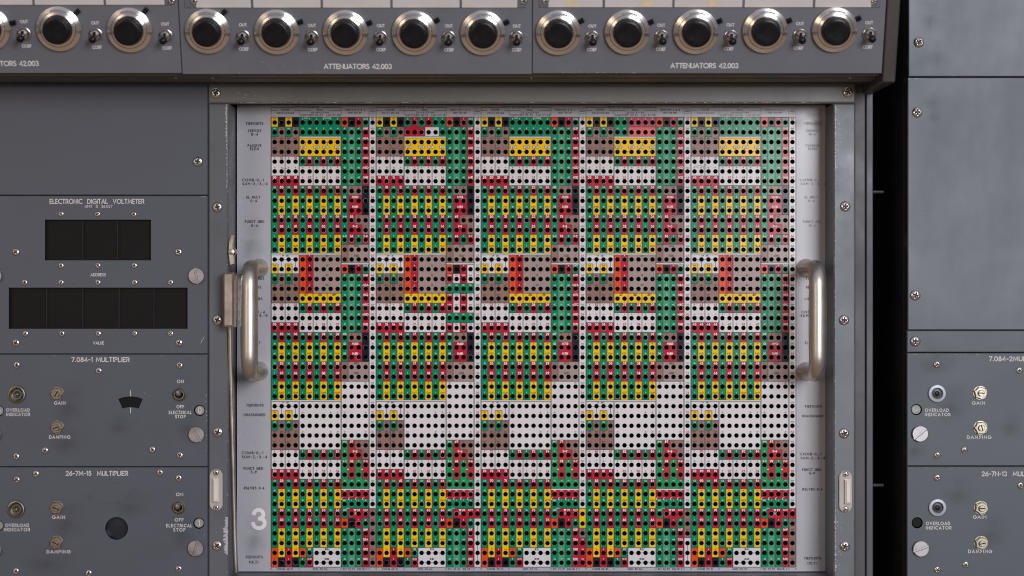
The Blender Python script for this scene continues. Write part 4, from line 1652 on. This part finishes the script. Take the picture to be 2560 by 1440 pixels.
p = flat_panel('blank_panel', 'bright worn metal panel at the top of the second rack, one screw in view', 'blank panel', 2272, 3000, -150, 191, 'steel', group='blank rack panels',
               marks=lambda b, p: None)
screw(p, 2297, 106, 13)
p.tb.build('faceplate', p.o)
for q in ((2330, 40, 40, 60, 'grime'), (2350, 130, 70, 50, 'grime'), (2390, 60, 60, 90, 'polish'), (2300, 150, 40, 40, 'polish')):
    stain(p, *q)
p = flat_panel('blank_panel', 'tall scratched bare metal panel of the second rack, two screws down its edge', 'blank panel', 2270, 3000, 194, 824.5, 'steel', group='blank rack panels', marks=scratches)
screw(p, 2293, 281, 13)
for q in ((2336, 285, 26, 34, 'grime'), (2330, 250, 34, 30, 'grime'), (2400, 240, 110, 60, 'polish'), (2380, 330, 90, 70, 'polish'), (2320, 600, 70, 60, 'polish'), (2530, 590, 60, 60, 'polish')):
    stain(p, *q)
screw(p, 2288, 738, 13)
p.tb.build('faceplate', p.o)
p = flat_panel('blank_panel', 'narrow grey filler strip between the tall bare panel and a multiplier', 'blank panel', 2268, 3000, 826.5, 880.5, 'steel2', group='blank rack panels')
screw(p, 2288, 853, 13)
p.tb.build('faceplate', p.o)
multiplier('grey 7.084-2 multiplier panel under the narrow filler strip of the second rack', 882.5, 1164.5, 0, '7.084-2MULTIPLIER', 2546, 897, 146, (2342, 983.5), [(2450, 982), (2451, 1069)],
           [('GAIN', 2446, 1007.5, 7.2, 31), ('DAMPING', 2447.5, 1093, 7.2, 59), ('OVERLOAD', 2342, 1025.5, 7.2, 58), ('INDICATOR', 2344, 1036.3, 7.2, 63)],
           [(2342, 911), (2548, 926), (2411, 1125), (2343, 1138)], [(2299, 1084, 40)], [(2291, 1024, 'SM')], 'steel2', None, None, None, False, (2268, 3000),
           soft=[(2340, 905, 70, 40), (2530, 1060, 40, 50), (2380, 1010, 60, 60), (2290, 1120, 40, 40)], marks=lambda b, p: chips(b, p, 14, 2270, 2480, 885, 886.5, 2, tall=.35))
multiplier('grey 26-7N-13 multiplier panel, lowest in the second rack', 1166.5, 1470, 0, '26-7N-13  MULTIPLIER', 2533, 1184.5, 156, (2343, 1268.5), [(2452, 1269.5), (2452.5, 1357)],
           [('GAIN', 2449, 1292.5, 7.2, 32), ('DAMPING', 2450, 1378.5, 7.2, 58), ('OVERLOAD', 2345, 1308.5, 7.2, 59), ('INDICATOR', 2346.5, 1319.5, 7.2, 63)],
           [(2343, 1194), (2551, 1213), (2414, 1411), (2343, 1424)], [(2301, 1371, 20)], [(2293, 1307, None)], 'steel2', None, None, None, False, (2268, 3000),
           soft=[(2400, 1230, 60, 50), (2480, 1330, 60, 60)], marks=lambda b, p: chips(b, p, 12, 2270, 2540, 1169, 1170.5, 2, tall=.35))
for q in ((2036, 283, 30, 20, 'foxing'), (2045, 300, 22, 34, 'foxing'), (1995, 300, 20, 40, 'grime'), (640, 1340, 45, 80, 'grime'), (630, 600, 38, 90, 'grime')):
    stain(pb, *q)
